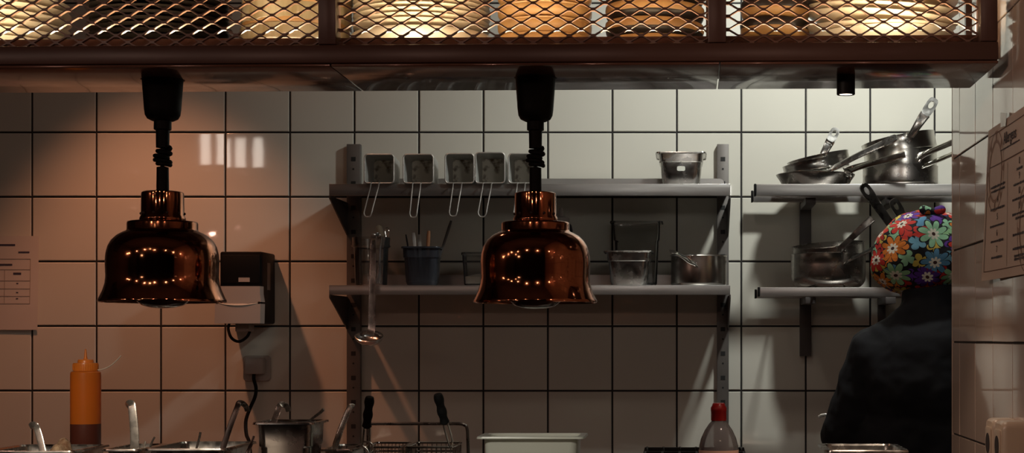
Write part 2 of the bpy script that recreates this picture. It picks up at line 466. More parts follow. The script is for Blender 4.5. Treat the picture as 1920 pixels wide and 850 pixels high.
# ------------------------------------------------------------------ overhead plate cabinet (hangs over the pass)
RISE = 0.0050
CAB = Vector((-0.316, 2.9, H+0.497))
def zb(x): return CAB.z+RISE*(x-CAB.x)
YF, YB = 2.90, 3.19
x_l, x_r = -2.40, 0.558
cab = Thing('plate_cabinet', 'brown overhead plate cabinet with expanded metal front above the pass', 'cabinet', CAB)
cab.o.rotation_euler = (0, -math.atan(RISE), 0)
zc0 = CAB.z
bm = BM(); box(bm, (x_l, YF, zc0), (x_r, YF+0.044, zc0+0.033), 0.002)
cab.part('bottom_rail', bm, M['brown'])
bm = BM(); box(bm, (x_l, YF, zc0+0.215), (x_r, YF+0.044, zc0+0.247), 0.002)
cab.part('top_rail', bm, M['brown'])
posts = [(x_l, x_l+0.032), (-1.44, -1.408), (XW(597, YF), XW(630, YF)), (XW(1328, YF), XW(1362, YF)), (XW(1839, YF), XW(1871, YF))]
for a, b in posts:
    bm = BM(); box(bm, (a, YF-0.001, zc0+0.0335), (b, YF+0.043, zc0+0.2145), 0.002); cab.part('post', bm, M['brown'])
bm = BM(); box(bm, (x_l+0.01, 2.953, zc0+0.030), (x_r-0.01, 3.29, zc0+0.047), 0.002)
cab.part('shelf_floor', bm, M['brown'])
bm = BM(); box(bm, (x_l+0.01, 2.947, zc0+0.001), (x_r-0.01, 2.9525, zc0+0.054), 0.001)
cab.part('shelf_lip', bm, M['brown'])
bm = BM(); box(bm, (x_l, YF+0.046, zc0+0.232), (x_r, YB, zc0+0.246))
cab.part('roof_panel', bm, M['brown'])
for a in (x_l+0.001, 0.036, x_r-0.013):
    bm = BM(); box(bm, (a, YB-0.03, zc0+0.0475), (a+0.012, YB-0.016, zc0+0.2315)); cab.part('rear_post', bm, M['brown'])
for a, b in ((x_l, XW(619, YF)-0.001), (XW(619, YF)+0.001, XW(1350, YF)-0.001), (XW(1350, YF)+0.001, x_r)):
    bm = BM(); box(bm, (a, YF+0.002, zc0-0.006), (b, YB, zc0-0.0008), 0.0015); cab.part('soffit_panel', bm, M['brown_gloss'])
# expanded metal
def screen(xa, xb, px0, py0):
    bm = BM(); Ym = 2.925
    hw = 0.0435/2; hh = 0.01195; fl = 0.0032; th = 0.0027; dp = 0.008
    bx, bz = XW(px0, Ym), ZW(py0, Ym)-H+H
    i0 = -math.ceil((bz-zc0-0.01)/(hh)); i1 = int((zc0+0.214-bz)/hh)
    for i in range(i0, i1):
        # strand i swings between bond row i (lower) and i+1 (upper); bonds of row k sit at bx + (k%2)*hw + 2*hw*m
        zl, zu = bz+i*hh, bz+(i+1)*hh
        if zl < zc0+0.012: continue
        pts = []
        m0 = math.floor((xa-bx)/hw)-1; m1 = math.ceil((xb-bx)/hw)+1
        for m_ in range(m0, m1+1):
            x = bx+m_*hw
            low = ((m_-i) % 2 == 0)
            z = zl+th/2 if low else zu-th/2
            pts += [(x-fl, z), (x+fl, z)]
        # clip
        cl = []
        for (p, q) in zip(pts, pts[1:]):
            (x0, z0), (x1, z1) = p, q
            if x1 < xa or x0 > xb: continue
            if x0 < xa: z0 += (z1-z0)*(xa-x0)/(x1-x0); x0 = xa
            if x1 > xb: z1 = z0+(z1-z0)*(xb-x0)/(x1-x0); x1 = xb
            if not cl: cl.append((x0, z0))
            cl.append((x1, z1))
        loops = [[Vector((x, Ym, z-th/2)), Vector((x, Ym+dp, z-th/2-0.0001)), Vector((x, Ym+dp, z+th/2-0.0001)), Vector((x, Ym, z+th/2))] for x, z in cl]
        if len(loops) > 1: loft(bm, loops)
    cab.part('mesh_screen', bm, M['brown_mesh'], smooth=False)
screen(posts[0][1], posts[1][0], 15, 26)
screen(posts[1][1], posts[2][0], 15, 26)
screen(posts[2][1], posts[3][0], 730, 30)
screen(posts[3][1], posts[4][0], 1545, 32)

# ------------------------------------------------------------------ crockery in the cabinet
ORD = ['bottom', 'second', 'third', 'fourth', 'fifth', 'sixth', 'seventh', 'eighth', 'ninth', 'tenth', 'eleventh', 'twelfth']
def plate_profile(r, h, foot=0.55, t=0.005):
    return [(0.001, 0.003), (r*foot-0.006, 0.003), (r*foot-0.004, 0.0), (r*foot, 0.0), (r*foot+0.002, 0.003),
            (r*0.78, h*0.45), (r*0.95, h*0.82), (r, h*0.97), (r-0.001, h), (r-0.004, h), (r*0.93, h*0.82+t*0.6), (r*0.76, h*0.45+t), (r*foot, 0.003+t), (0.001, 0.003+t)]
def bowl_profile(r, h, t=0.006):
    return [(0.001, 0.004), (r*0.62, 0.004), (r*0.64, 0), (r*0.70, 0), (r*0.74, 0.004), (r*0.90, h*0.22), (r*0.98, h*0.5), (r, h*0.8), (r*0.985, h-0.001), (r*0.975, h),
            (r*0.95, h-0.001), (r-t, h*0.8), (r*0.97-t, h*0.5), (r*0.86-t*0.3, h*0.22+t*0.6), (r*0.6, 0.004+t), (0.001, 0.004+t)]
def ordinal(i, n): return ('topmost' if i == n-1 and n > 2 else ORD[i])
def stack(name, cat, cx, cy, n, pitch, prof, m, desc, group, tilt=(0, 0), first=None):
    z = zb(cx)+0.0478+abs(tilt[0])*0.03
    proto = None
    for i in range(n):
        lab = '%s, %s, in the %s' % (desc[0], ordinal(i, n)+' from the shelf' if i and i < n-1 else ordinal(i, n), desc[1])
        jx, jy = random.uniform(-1, 1)*0.0015, random.uniform(-1, 1)*0.001
        loc = Vector((cx+jx+tilt[0]*i*pitch, cy+jy, z))
        if i == 0 and first:
            bm = BM(); lathe(bm, first[0], n=64)
            o = single(name if len(first) < 3 else first[2], bm, m, lab, cat, loc, group, local=True); z += first[1]
            continue
        if proto is None:
            bm = BM(); lathe(bm, prof, n=64)
            o = single(name, bm, m, lab, cat, loc, group, local=True); proto = o
        else:
            o = proto.copy(); C.objects.link(o); o.location = loc; o['label'] = lab
        o.rotation_euler = (tilt[1]*min(i, 3)/3 if tilt[1] else 0, -tilt[0]*min(i+1, 3)/3 if tilt[0] else 0, random.uniform(0, 6))
        z += pitch
stack('dinner_plate', 'plate', XW(-45, 3.08), 3.165, 6, 0.0165, plate_profile(0.140, 0.034, 0.5), M['plate_cream'],
      ('cream glazed plate', 'stack at the far left end'), 'cream plates at the left end')
stack('black_plate', 'plate', XW(272, 3.08), 3.165, 9, 0.0112, plate_profile(0.138, 0.022, 0.55), M['plate_black'],
      ('glossy black plate', 'stack behind the left mesh panel'), 'black plates')
stack('deep_plate', 'plate', XW(777, 3.08), 3.165, 9, 0.0098, plate_profile(0.133, 0.026, 0.62), M['plate_cream'],
      ('cream glazed plate', 'stack left of the tan bowls'), 'cream plates behind the middle panel',
      first=(bowl_profile(0.139, 0.046), 0.036, 'serving_bowl'))
stack('oval_plate', 'plate', XW(1657, 3.08), 3.165, 6, 0.0185, plate_profile(0.148, 0.038, 0.5), M['plate_cream'],
      ('thick cream plate', 'leaning stack behind the right mesh panel'), 'cream plates behind the right panel', tilt=(0.10, 0))

def two_tone(name, loc, r, h, zsplit, mlow, mhigh, lab, group, cat='bowl', wavy=0.0):
    """stoneware bowl: body plus differently glazed rim band (part)"""
    t = Thing(name, lab, cat, loc, group)
    n = 64
    def loop(rr, z, w=0):
        return [Vector((loc[0]+rr*math.cos(2*PI*i/n), loc[1]+rr*math.sin(2*PI*i/n), loc[2]+z+w*(math.sin(5*2*PI*i/n+r*90)*0.5+math.sin(13*2*PI*i/n)*0.5))) for i in range(n)]
    bm = BM()
    loft(bm, [loop(0.001, 0.003), loop(r*0.70, 0.003), loop(r*0.72, 0), loop(r*0.80, 0), loop(r*0.93, zsplit*0.35), loop(r*0.975, zsplit*0.8), loop(r*0.98, zsplit, wavy)], True, False)
    t.part('foot_band', bm, mlow)
    bm = BM()
    loft(bm, [loop(r*0.981, zsplit-0.0003, wavy), loop(r*0.99, zsplit+0.002, wavy), loop(r, (zsplit+h)/2), loop(r*0.99, h-0.0015), loop(r*0.975, h), loop(r*0.945, h-0.001), loop(r*0.93, h*0.5), loop(r*0.80, 0.012), loop(r*0.6, 0.009), loop(0.001, 0.009)], False, True)
    t.part('rim_band', bm, mhigh)
    return t
# pale drip-glazed bowls, left panel
cx = XW(535, 3.08); z = zb(cx)+0.0478; pr = None
for i in range(3):
    lab = 'pale drip glazed bowl with tan base beside the dark plates, %s' % ['resting on the shelf', 'second of its stack', 'topmost of its stack'][i]
    if pr is None: pr = two_tone('glazed_bowl', Vector((cx, 3.165, z)), 0.108, 0.060, 0.024, M['bowl_tan'], M['glaze_pale'], lab, 'drip glazed bowls', wavy=0.003)
    else: dup(pr.o, (cx+0.002*i, 3.165, z), lab).rotation_euler = (0, 0.03*(1 if i == 1 else -0.3), i*1.3)
    z += 0.041
# tan bowls, middle panel
cx = XW(1017, 3.08); z = zb(cx)+0.0478
pr = None
for i in range(4):
    lab = 'tan stoneware bowl between cream plates and striped bowls, %s' % ['resting on the shelf', 'second from the shelf', 'third from the shelf', 'topmost of its stack'][i]
    loc = Vector((cx, 3.135, z))
    if pr is None:
        bm = BM(); lathe(bm, [(0.001, 0.003), (0.066, 0.003), (0.068, 0), (0.074, 0), (0.083, 0.008), (0.0905, 0.020), (0.0915, 0.030), (0.0900, 0.0325), (0.0905, 0.034), (0.0912, 0.0352), (0.0892, 0.0362), (0.084, 0.034), (0.080, 0.022), (0.068, 0.010), (0.001, 0.008)], n=64)
        pr = single('tan_bowl', bm, M['bowl_tan'], lab, 'bowl', loc, 'tan bowls', local=True)
    else:
        o = pr.copy(); C.objects.link(o); o.location = loc; o['label'] = lab; o.rotation_euler = (0, 0, i*1.9)
    z += 0.0295
# striped bowls
for cxp, r, nm, n_, rz in ((1224, 0.0975, 'right end of middle mesh panel', 4, 0), (1456, 0.069, 'beside the leaning plates', 4, 1)):
    cx = XW(cxp, 3.08); z = zb(cx)+0.0478; pr = None
    for i in range(n_):
        lab = 'black bowl with tan rim band, %s, %s' % (nm, ['resting on the shelf', 'second from the shelf', 'third from the shelf', 'topmost of its stack'][i])
        if pr is None:
            lo, hi = (M['bowl_black'], M['bowl_tan']) if rz == 0 else (M['bowl_tan'], M['bowl_black'])
            pr = two_tone('striped_bowl', Vector((cx, 3.165, z)), r, 0.036, 0.019 if rz == 0 else 0.020, lo, hi, lab if rz == 0 else lab.replace('black bowl with tan rim band', 'small tan bowl with black band'), 'striped bowls at the '+nm)
        else:
            dup(pr.o, (cx+0.001*i, 3.165, z), lab if rz == 0 else lab.replace('black bowl with tan rim band', 'small tan bowl with black band')).rotation_euler = (0.02, 0.02*(i % 2), i*0.9)
        z += 0.0325 if rz == 0 else 0.0365

# ------------------------------------------------------------------ heat lamps
LY = 3.04
def heat_lamp(px, lab, dy=0):
    X = XW(px, LY); zt = zb(X)-0.0062
    def Z(py): return ZW(py+dy, LY)
    s = LY/F
    t = Thing('heat_lamp', lab, 'heat lamp', Vector((X, LY, zt)), 'copper heat lamps over the pass')
    c = (X, LY, 0)
    bm = BM(); lathe(bm, [(0.001, zt), (40*s, zt), (40*s, Z(144)), (39*s, Z(146)), (37.5*s, Z(148)), (33.5*s, Z(205)), (32*s, Z(216)), (28*s, Z(223)), (20*s, Z(227)), (0.001, Z(228))], c)
    t.part('ceiling_canopy', bm, M['black_plastic'])
    bm = BM(); lathe(bm, [(0.001, Z(226)), (16*s, Z(226)), (16*s, Z(243)), (12.5*s, Z(245)), (12*s, Z(277)), (0.001, Z(277))], c, n=24)
    t.part('upper_sleeve', bm, M['black_plastic'])
    bm = BM(); lathe(bm, [(0.001, Z(268)), (3*s, Z(268)), (3*s, Z(312)), (11*s, Z(314)), (11.5*s, Z(362)), (0.001, Z(362))], c, n=24)
    t.part('lower_sleeve', bm, M['black_plastic'])
    pts = []
    for k in range(0, 97):
        a = k/96*2*PI*4
        zz = Z(276+34*(k/96)**0.75)
        rr = (12+3*math.sin(k*0.35))*s
        pts.append(Vector((X+rr*math.cos(a), LY+rr*math.sin(a), zz)))
    bm = BM(); tube(bm, pts, 4.2*s, 8); t.part('coiled_cord', bm, M['black_rubber'])
    bm = BM(); lathe(bm, [(8*s, Z(360)), (35*s, Z(360)), (38*s, Z(362)), (38.5*s, Z(366)), (39*s, Z(404)), (41.5*s, Z(409)), (42*s, Z(414)), (40*s, Z(417)), (12*s, Z(417))], c, n=64)
    nk = t.part('lamp_neck', bm, M['copper'])
    bm = BM()
    for k in range(10):
        a = k*2*PI/10+0.2
        ball(bm, (X+39.2*s*math.cos(a), LY+39.2*s*math.sin(a), Z(401)), 2.6*s, 8, (1, 1, 1))
    t.part('vent_hole', bm, M['socket_dark'], parent=nk)
    prof = [(30, 415.5), (60, 416), (63, 417), (64, 420), (64, 431), (65.5, 434), (73, 437), (83, 443), (92, 452), (98, 463), (101.5, 477), (102.5, 492), (102, 508), (101.5, 520), (103, 532), (107, 545), (112, 556), (114.5, 561), (115.8, 563.5), (115.8, 566.5), (114, 567.5),
            (111.5, 565), (108, 555), (104.5, 545), (100.5, 530), (99, 515), (99.5, 495), (98.5, 477), (95, 464), (89, 454), (80, 445), (60, 437.5), (30, 436)]
    prof = [(r*s, Z(y)) for r, y in prof]
    bm = BM(); lathe(bm, prof, c, n=96, close0=False, close1=False)
    # close inner ring
    t.part('lamp_shade', bm, M['copper'], angle=55)
    bm = BM(); lathe(bm, [(14*s, Z(434)), (16*s, Z(470)), (30*s, Z(500)), (46*s, Z(535)), (49*s, Z(552)), (47*s, Z(565)), (38*s, Z(573)), (22*s, Z(577.5)), (0.001, Z(579))], c)
    t.part('bulb', bm, M['bulb'])
    return t
heat_lamp(305, 'left copper heat lamp hanging in front of the printer', 0)
heat_lamp(1004, 'right copper heat lamp hanging in front of the steel wall shelf', 1)

# soffit spot
X = XW(1586, 3.025); zt = zb(X)-0.0061; r = 17.2*3.025/F
t = Thing('spotlight', 'small black cylinder spotlight under the right end of the plate cabinet', 'spotlight', Vector((X, 3.025, zt)))
zl = ZW(178, 3.025)
bm = BM(); lathe(bm, [(0.001, zt), (r, zt), (r, zl+0.001), (r-0.001, zl), (r-0.0035, zl), (r-0.0045, zl+0.003), (0.001, zl+0.003)], (X, 3.025, 0), 40); t.part('housing', bm, M['black_plastic'])
bm = BM(); lathe(bm, [(0.001, zl+0.0028), (r-0.005, zl+0.0028), (r-0.005, zl+0.0012), (0.001, zl+0.0002)], (X, 3.025, 0), 32); t.part('lens', bm, M['lens'], 'glowing lens')
SPOT = Vector((X, 3.025, zl-0.004))

# ------------------------------------------------------------------ wall shelves (left bay)
YS = 4.72
def upright(x0, x1, zt, zb_, lab, m, slots=True, grp=None):
    yw = 4.9975
    t = Thing('shelf_upright', lab, 'shelf upright', Vector(((x0+x1)/2, yw, zb_)), grp)
    bm = BM(); box(bm, (x0, yw-0.022, zb_), (x1, yw, zt), 0.0015); t.part('channel', bm, m)
    if slots:
        z = zt-0.040
        xc = (x0+x1)/2
        while z > zb_+0.05:
            bm = BM(); box(bm, (xc-0.007, yw-0.0228, z-0.013), (xc+0.007, yw-0.0218, z)); t.part('slot', bm, M['rack_dark'], smooth=False)
            bm = BM(); lathe(bm, [(0.001, 0), (0.003, 0), (0.003, 0.001), (0.001, 0.001)], (0, 0, 0), 12, mtx=Matrix.Translation((xc, yw-0.0218, z-0.037)) @ Matrix.Rotation(PI/2, 4, 'X'))
            t.part('screw_hole', bm, M['rack_dark'], smooth=False)
            z -= 0.075
    return t
XU0, XU1 = XW(653, 5.0), XW(1366, 5.0)
upright(XU0, XU0+0.042, H+0.60, 0.92, 'slotted steel upright at the left end of the steel wall shelves', M['galv'])
upright(XU1-0.036, XU1, H+0.60, 0.92, 'slotted steel upright at the right end of the steel wall shelves', M['galv'])
def steel_shelf(ztop, zbot, lab):
    xa, xb = XW(617, YS), XW(1369, YS)
    t = Thing('wall_shelf', lab, 'shelf', Vector(((xa+xb)/2, 4.86, zbot)), 'steel wall shelves')
    bm = BM()
    box(bm, (xa, YS, ztop-0.003), (xb, 4.975, ztop), 0.001)
    box(bm, (XU0+0.0425, 4.9745, ztop-0.003), (XU1-0.0365, 4.9985, ztop), 0.0005)
    box(bm, (xa, YS, zbot), (xb, YS+0.003, ztop), 0.0012)
    box(bm, (xa, YS+0.003, zbot), (xb, YS+0.014, zbot+0.002))
    t.part('shelf_board', bm, M['steel_brushed'])
    bm = BM()
    lp = []
    for y in (4.9680, 4.9715):
        a, b, z0, z1, r = xa+0.05, xb-0.012, ztop, ztop+0.040, 0.014
        pts = [Vector((a, y, z0)), Vector((b, y, z0))]
        pts += [Vector((b-r+r*math.cos(q*PI/10), y, z1-r+r*math.sin(q*PI/10))) for q in range(6)]
        pts += [Vector((a+r+r*math.cos(PI/2+q*PI/10), y, z1-r+r*math.sin(PI/2+q*PI/10))) for q in range(6)]
        lp.append(pts)
    loft(bm, lp); t.part('rear_upstand', bm, M['steel_brushed'], smooth=False)
    for x in (XU0+0.0, XU1-0.004):
        bm = BM()
        prof = [(YS+0.012, zbot+0.0005), (YS+0.012, zbot-0.008), (4.974, zbot-0.100), (4.974, zbot+0.0005)]
        loft(bm, [[Vector((x+dx, y, z)) for y, z in prof] for dx in (0, 0.004)])
        t.part('bracket', bm, M['upright_dark'], 'dark triangular bracket', smooth=False)
    return t
Z1, Z2 = ZW(345, YS), ZW(535, YS)
steel_shelf(Z1, ZW(367, YS), 'upper steel wall shelf holding square wire handled boxes')
steel_shelf(Z2, ZW(553, YS), 'lower steel wall shelf holding containers and a saucepan')

# right bay slatted shelves
YR = 4.70
def rail_shelf(pxl, pyt, pyb, lab):
    za, zz = ZW(pyt, YR), ZW(pyb, YR)
    xa, xb = XW(pxl, YR), 1.45
    t = Thing('rail_shelf', lab, 'shelf', Vector(((xa+xb)/2, 4.82, zz)), 'slatted rail shelves')
    bm = BM(); box(bm, (xa+0.006, YR, zz), (xb, YR+0.026, za), 0.002); t.part('front_rail', bm, M['steel_brushed'])
    bm = BM(); box(bm, (xa+0.006, 4.915, zz), (xb, 4.940, za), 0.002); t.part('rear_rail', bm, M['steel_brushed'])
    for y0, y1 in ((YR, YR+0.026), (4.915, 4.940)):
        bm = BM(); box(bm, (xa, y0-0.0005, zz-0.0005), (xa+0.0058, y1+0.0005, za+0.0005), 0.001); t.part('end_cap', bm, M['black_plastic'])
    x = xa+0.07
    while x < xb-0.02:
        bm = BM(); tube(bm, [Vector((x, YR+0.0262, za-0.006)), Vector((x, 4.9148, za-0.006))], 0.0035, 8); t.part('cross_rod', bm, M['steel'])
        x += 0.095
    for xc in (XW(1509, 5.0), XW(1652, 5.0)):
        bm = BM(); box(bm, (xc-0.015, YR+0.06, zz-0.020), (xc+0.015, 4.972, zz-0.0005), 0.001); t.part('bracket_arm', bm, M['upright_dark'], 'dark bracket arm')
    return t, za
_, ZR1 = rail_shelf(1414, 345, 367, 'upper slatted steel shelf carrying frying pans near the side wall')
_, ZR2 = rail_shelf(1421, 539, 556, 'lower slatted steel shelf behind the person in the floral cap')
upright(XW(1499, 5.0), XW(1520, 5.0), ZW(366, 4.98), ZW(668, 5.0), 'dark wall upright under the left end of the slatted shelves', M['upright_dark'], False)
upright(XW(1645, 5.0), XW(1659, 5.0), ZW(557, 4.98), ZW(668, 5.0), 'short dark wall upright between lower slatted shelf and the shoulder of the person', M['upright_dark'], False)

# ------------------------------------------------------------------ square boxes with wire handles
def portion_box(px0, px1, py0, py1, Y, hx, hpy, lab, depth=0.115, m=M['stain']):
    a, b = W(px0, py1, Y), W(px1, py0, Y)
    w, hgt = b.x-a.x, b.z-a.z
    cxx, czz = (a.x+b.x)/2, (a.z+b.z)/2
    t = Thing('portion_box', lab, 'box', Vector((cxx, Y+depth/2, a.z)), 'square steel boxes on the upper shelf')
    def lp(ins, y, r=0.010): return [Vector((cxx+p.x, y, czz+p.y)) for p in rrect(w-2*ins, hgt-2*ins, r, 0)]
    bm = BM()
    loft(bm, [lp(0, Y+0.001), lp(0.004, Y+depth), ], False, True)
    loft(bm, [lp(0.0022, Y+0.001), lp(0.0062, Y+depth-0.002)], False, False)
    t.part('box_body', bm, M['box_steel'])
    bm = BM(); loft(bm, [lp(0.0065, Y+depth-0.0022), lp(0.0065, Y+depth-0.0030)], True, True); t.part('box_bottom', bm, m, 'stained box bottom', smooth=False)
    bm = BM(); pts = lp(0.0012, Y); tube(bm, pts+[pts[0], pts[1]], 0.0024, 8); t.part('rim', bm, M['wire_bright'])
    k = (Y-0.006)
    h0 = Vector((XW(hx[0], k), Y-0.001, a.z+0.002)); h1 = Vector((XW(hx[1], k), Y-0.001, a.z+0.002))
    e0 = Vector((XW(hx[2], 4.695), 4.690, ZW(hpy-8, 4.695))); e1 = Vector((XW(hx[3], 4.695), 4.690, ZW(hpy-8, 4.695)))
    mid = (e0+e1)/2+Vector((0, 0, -0.011))
    path = [h0, Vector((h0.x, 4.700, h0.z-0.004))]+smooth_path([h0.lerp(e0, 0.12)+Vector((0, -0.006, -0.004)), e0.lerp(h0, 0.15)+Vector((0, -0.001, 0)), e0, mid+Vector((-0.006, 0, 0.001)), mid+Vector((0.006, 0, 0.001)), e1, e1.lerp(h1, 0.15)+Vector((0, -0.001, 0)), h1.lerp(e1, 0.12)+Vector((0, -0.006, -0.004))], 5)+[Vector((h1.x, 4.700, h1.z-0.004)), h1]
    bm = BM(); tube(bm, path, 0.0021, 8); t.part('wire_handle', bm, M['wire_bright'])
    return t
YBX = 4.712
portion_box(683, 739, 289, 344.4, YBX, (696, 711, 683, 697), 408, 'square steel box with wire handle, leftmost on the upper wall shelf')
portion_box(756, 813, 289, 344.4, YBX, (774, 789, 769, 782), 409, 'square steel box with wire handle, second from the left upright')
portion_box(834.3, 889.3, 288, 344.4, YBX, (850, 866, 843, 857), 407, 'square steel box with wire handle, third from the left upright')
portion_box(891, 947, 286, 344.4, YBX, (906, 922, 897, 912), 408, 'heavily stained square steel box left of the right heat lamp cord')
portion_box(953, 1009, 288, 344.4, YBX, (970, 985, 964, 978), 407, 'square steel box half hidden behind the right heat lamp cord')

# ------------------------------------------------------------------ gastronorm pans
def gn_pan(name, lab, cxy, zbase, w, d, h, lip=0.009, taper=0.010, m=None, group=None, sticker=None, cat='pan', ends=False, thick=0.0016):
    m = m or M['steel']
    cx, cy = cxy
    t = Thing(name, lab, cat, Vector((cx, cy, zbase)), group)
    L = lambda ww, dd, r, z: rrect(ww, dd, r, zbase+z, (cx, cy))
    wi, di = w-2*lip, d-2*lip
    bm = BM()
    k = thick
    loft(bm, [L(wi-2*taper-0.03, di-2*taper-0.03, 0.01, 0), L(wi-2*taper-0.008, di-2*taper-0.008, 0.02, 0.002), L(wi-2*taper, di-2*taper, 0.022, 0.012), L(wi-taper*0.9, di-taper*0.9, 0.021, h*0.70), L(wi-taper*0.3, di-taper*0.3, 0.020, h*0.72), L(wi, di, 0.018, h-0.004),
              L(wi-2*k, di-2*k, 0.017, h-0.004), L(wi-taper*0.3-2*k, di-taper*0.3-2*k, 0.019, h*0.72+0.001), L(wi-taper*0.9-2*k, di-taper*0.9-2*k, 0.02, h*0.70), L(wi-2*taper-2*k, di-2*taper-2*k, 0.021, 0.014), L(wi-2*taper-0.03, di-2*taper-0.03, 0.01, 0.004)])
    t.part('pan_body', bm, m)
    bm = BM()
    loft(bm, [L(wi-0.001, di-0.001, 0.018, h-0.0035), L(w-0.003, d-0.003, 0.014, h-0.002), L(w, d, 0.014, h-0.005), L(w, d, 0.014, h-0.0035), L(w-0.002, d-0.002, 0.014, h), L(wi, di, 0.018, h), L(wi-0.004, di-0.004, 0.018, h-0.004)], False, False)
    t.part('rim', bm, m)
    if sticker:
        sx, sz, sw, sh, sm = sticker
        bm = BM(); yy = cy-di/2+taper*0.45-0.0012+ (1-sz/h)*0.0
        loft(bm, [[Vector((sx+p.x, yy+q, zbase+sz+p.y)) for p in rrect(sw, sh, sh*0.3, 0)] for q in (0.003, 0)])
        t.part('sticker', bm, sm, 'pale sticker')
    return t
# upper shelf pan
Yp = 4.745; s = Yp/F
gn_pan('steel_pan', 'steel food pan with white sticker standing on the upper wall shelf', (XW(1277, Yp), Yp+0.10), Z1, 96*s, 0.19, ZW(284, Yp)-Z1, sticker=(XW(1277, Yp), ZW(315, Yp)-Z1, 0.024, 0.014, M['white_plastic']))
# lower shelf pan
gn_pan('steel_pan', 'steel food pan on the lower wall shelf left of the saucepan', (XW(1178.5, Yp), Yp+0.055), Z2, 95*s, 0.108, ZW(470, Yp)-Z2)
Yq = 4.865; s2 = Yq/F
gn_pan('clear_tub', 'tall clear plastic tub behind the steel pan on the lower shelf', (XW(1193, Yq), Yq+0.052), Z2, 100*s2, 0.10, ZW(414, Yq)-Z2, m=M['clear_tub'], cat='tub', thick=0.002)

# saucepan on the lower shelf
def pot(name, lab, c, r, h, m, tilt=None, t=0.002, rim=0.003, round_=0.015, handles=(), group=None, cat='pot', flare=0.0, base=None):
    """c: base centre. handles: list of (path points in world coords, widths, thicknesses, material, hole)"""
    loc = Vector(c)
    th = Thing(name, lab, cat, loc, group)
    rb = base if base else r-flare
    prof = [(0.001, 0.001), (rb-round_, 0)]
    for k in range(1, 6):
        a = PI/2*k/5
        prof.append((rb-round_+round_*math.sin(a), round_-round_*math.cos(a)))
    prof += [(rb+(r-rb)*0.5, round_+(h-round_)*0.5), (r, h-0.004), (r+rim, h-0.001), (r+rim, h), (r-t, h-0.0005), (rb-t+(r-rb)*0.5, round_+(h-round_)*0.5), (rb-t, round_+0.001), (rb-round_, 0.003), (0.001, 0.003)]
    bm = BM(); mt = Matrix.Translation(loc) @ (tilt if tilt is not None else Matrix.Identity(4))
    lathe(bm, prof, (0, 0, 0), 72, mtx=mt)
    th.part('pan_body', bm, m)
    for hd in handles: add_handle(th, *hd)
    return th

def add_handle(th, pts, w0, w1, t0, m, hint=(0, -1, 0), hole=True, rivet=True):
    P = smooth_path(pts, 6); n = len(P)
    d = (P[-1]-P[-2]).normalized()
    ln = sum((b-a).length for a, b in zip(P, P[1:]))
    # main bar stops before the eye
    eye_len = w1*2.3 if hole else 0
    acc = 0; keep = [P[0]]
    for a, b in zip(P, P[1:]):
        acc += (b-a).length
        if acc < ln-eye_len: keep.append(b)
    e0 = P[-1]-d*eye_len*0.93 if hole else P[-1]
    if (e0-keep[-1]).length > 1e-4: keep.append(e0)
    k = len(keep)
    def prof(i):
        u = i/(k-1)
        return 1.25*(w0+(w1-w0)*(u**1.2)) - 0.22*w0*math.sin(PI*u) + 0.7*w0*math.exp(-u*16)
    bm = BM(); ribbon(bm, keep, [prof(i) for i in range(k)], [t0*(1.0-0.35*i/(k-1)) for i in range(k)], hint, pw=3.0)
    if hole:
        h = Vector(hint); nn = (h-d*h.dot(d)).normalized(); sd = d.cross(nn)
        c = P[-1]-d*(eye_len*0.5)
        n2 = 32; wo = prof(k-1)/2; tk = t0*0.65
        def sup(a_, ex): return math.copysign(abs(a_)**(2/ex), a_)
        outer = [(sup(math.cos(2*PI*i/n2), 3.2)*eye_len*0.53, sup(math.sin(2*PI*i/n2), 3.2)*wo) for i in range(n2)]
        inner = [(math.cos(2*PI*i/n2)*eye_len*0.22+eye_len*0.12, math.sin(2*PI*i/n2)*wo*0.46) for i in range(n2)]
        loops = []
        for sgn, lp_ in ((1, inner), (1, outer), (-1, outer), (-1, inner), (1, inner)):
            loops.append([c+d*q[0]+sd*q[1]+nn*(sgn*tk/2) for q in lp_])
        loft(bm, loops, False, False)
    hpart = th.part('handle', bm, m)
    if rivet:
        bm = BM()
        h = Vector(hint); d0 = (P[1]-P[0]).normalized(); nn = (h-d0*h.dot(d0)).normalized()
        for q in (-0.30, 0.30):
            ball(bm, P[0]+d0.cross(nn)*q*w0+nn*t0*0.5, 0.0032, 8)
        th.part('rivet', bm, m, parent=hpart)

Ys = 4.83; s = Ys/F
def RX(a): return Matrix.Rotation(a, 4, 'X')
def RYm(a): return Matrix.Rotation(a, 4, 'Y')
rr = 52*s
xs = XW(1310, Ys)
pot('saucepan', 'small steel saucepan at the right end of the lower wall shelf', (xs, Ys, Z2), rr, ZW(477, Ys-rr)-Z2, M['steel_pot'], round_=0.008,
    handles=[([W(1302, 494, Ys-rr+0.001), W(1294, 491, Ys-rr-0.012), W(1282, 483, 4.72), W(1268, 475, 4.70), W(1257, 473, 4.69)], 0.020, 0.017, 0.007, M['chrome'], (0, -0.7, 0.7), False)])

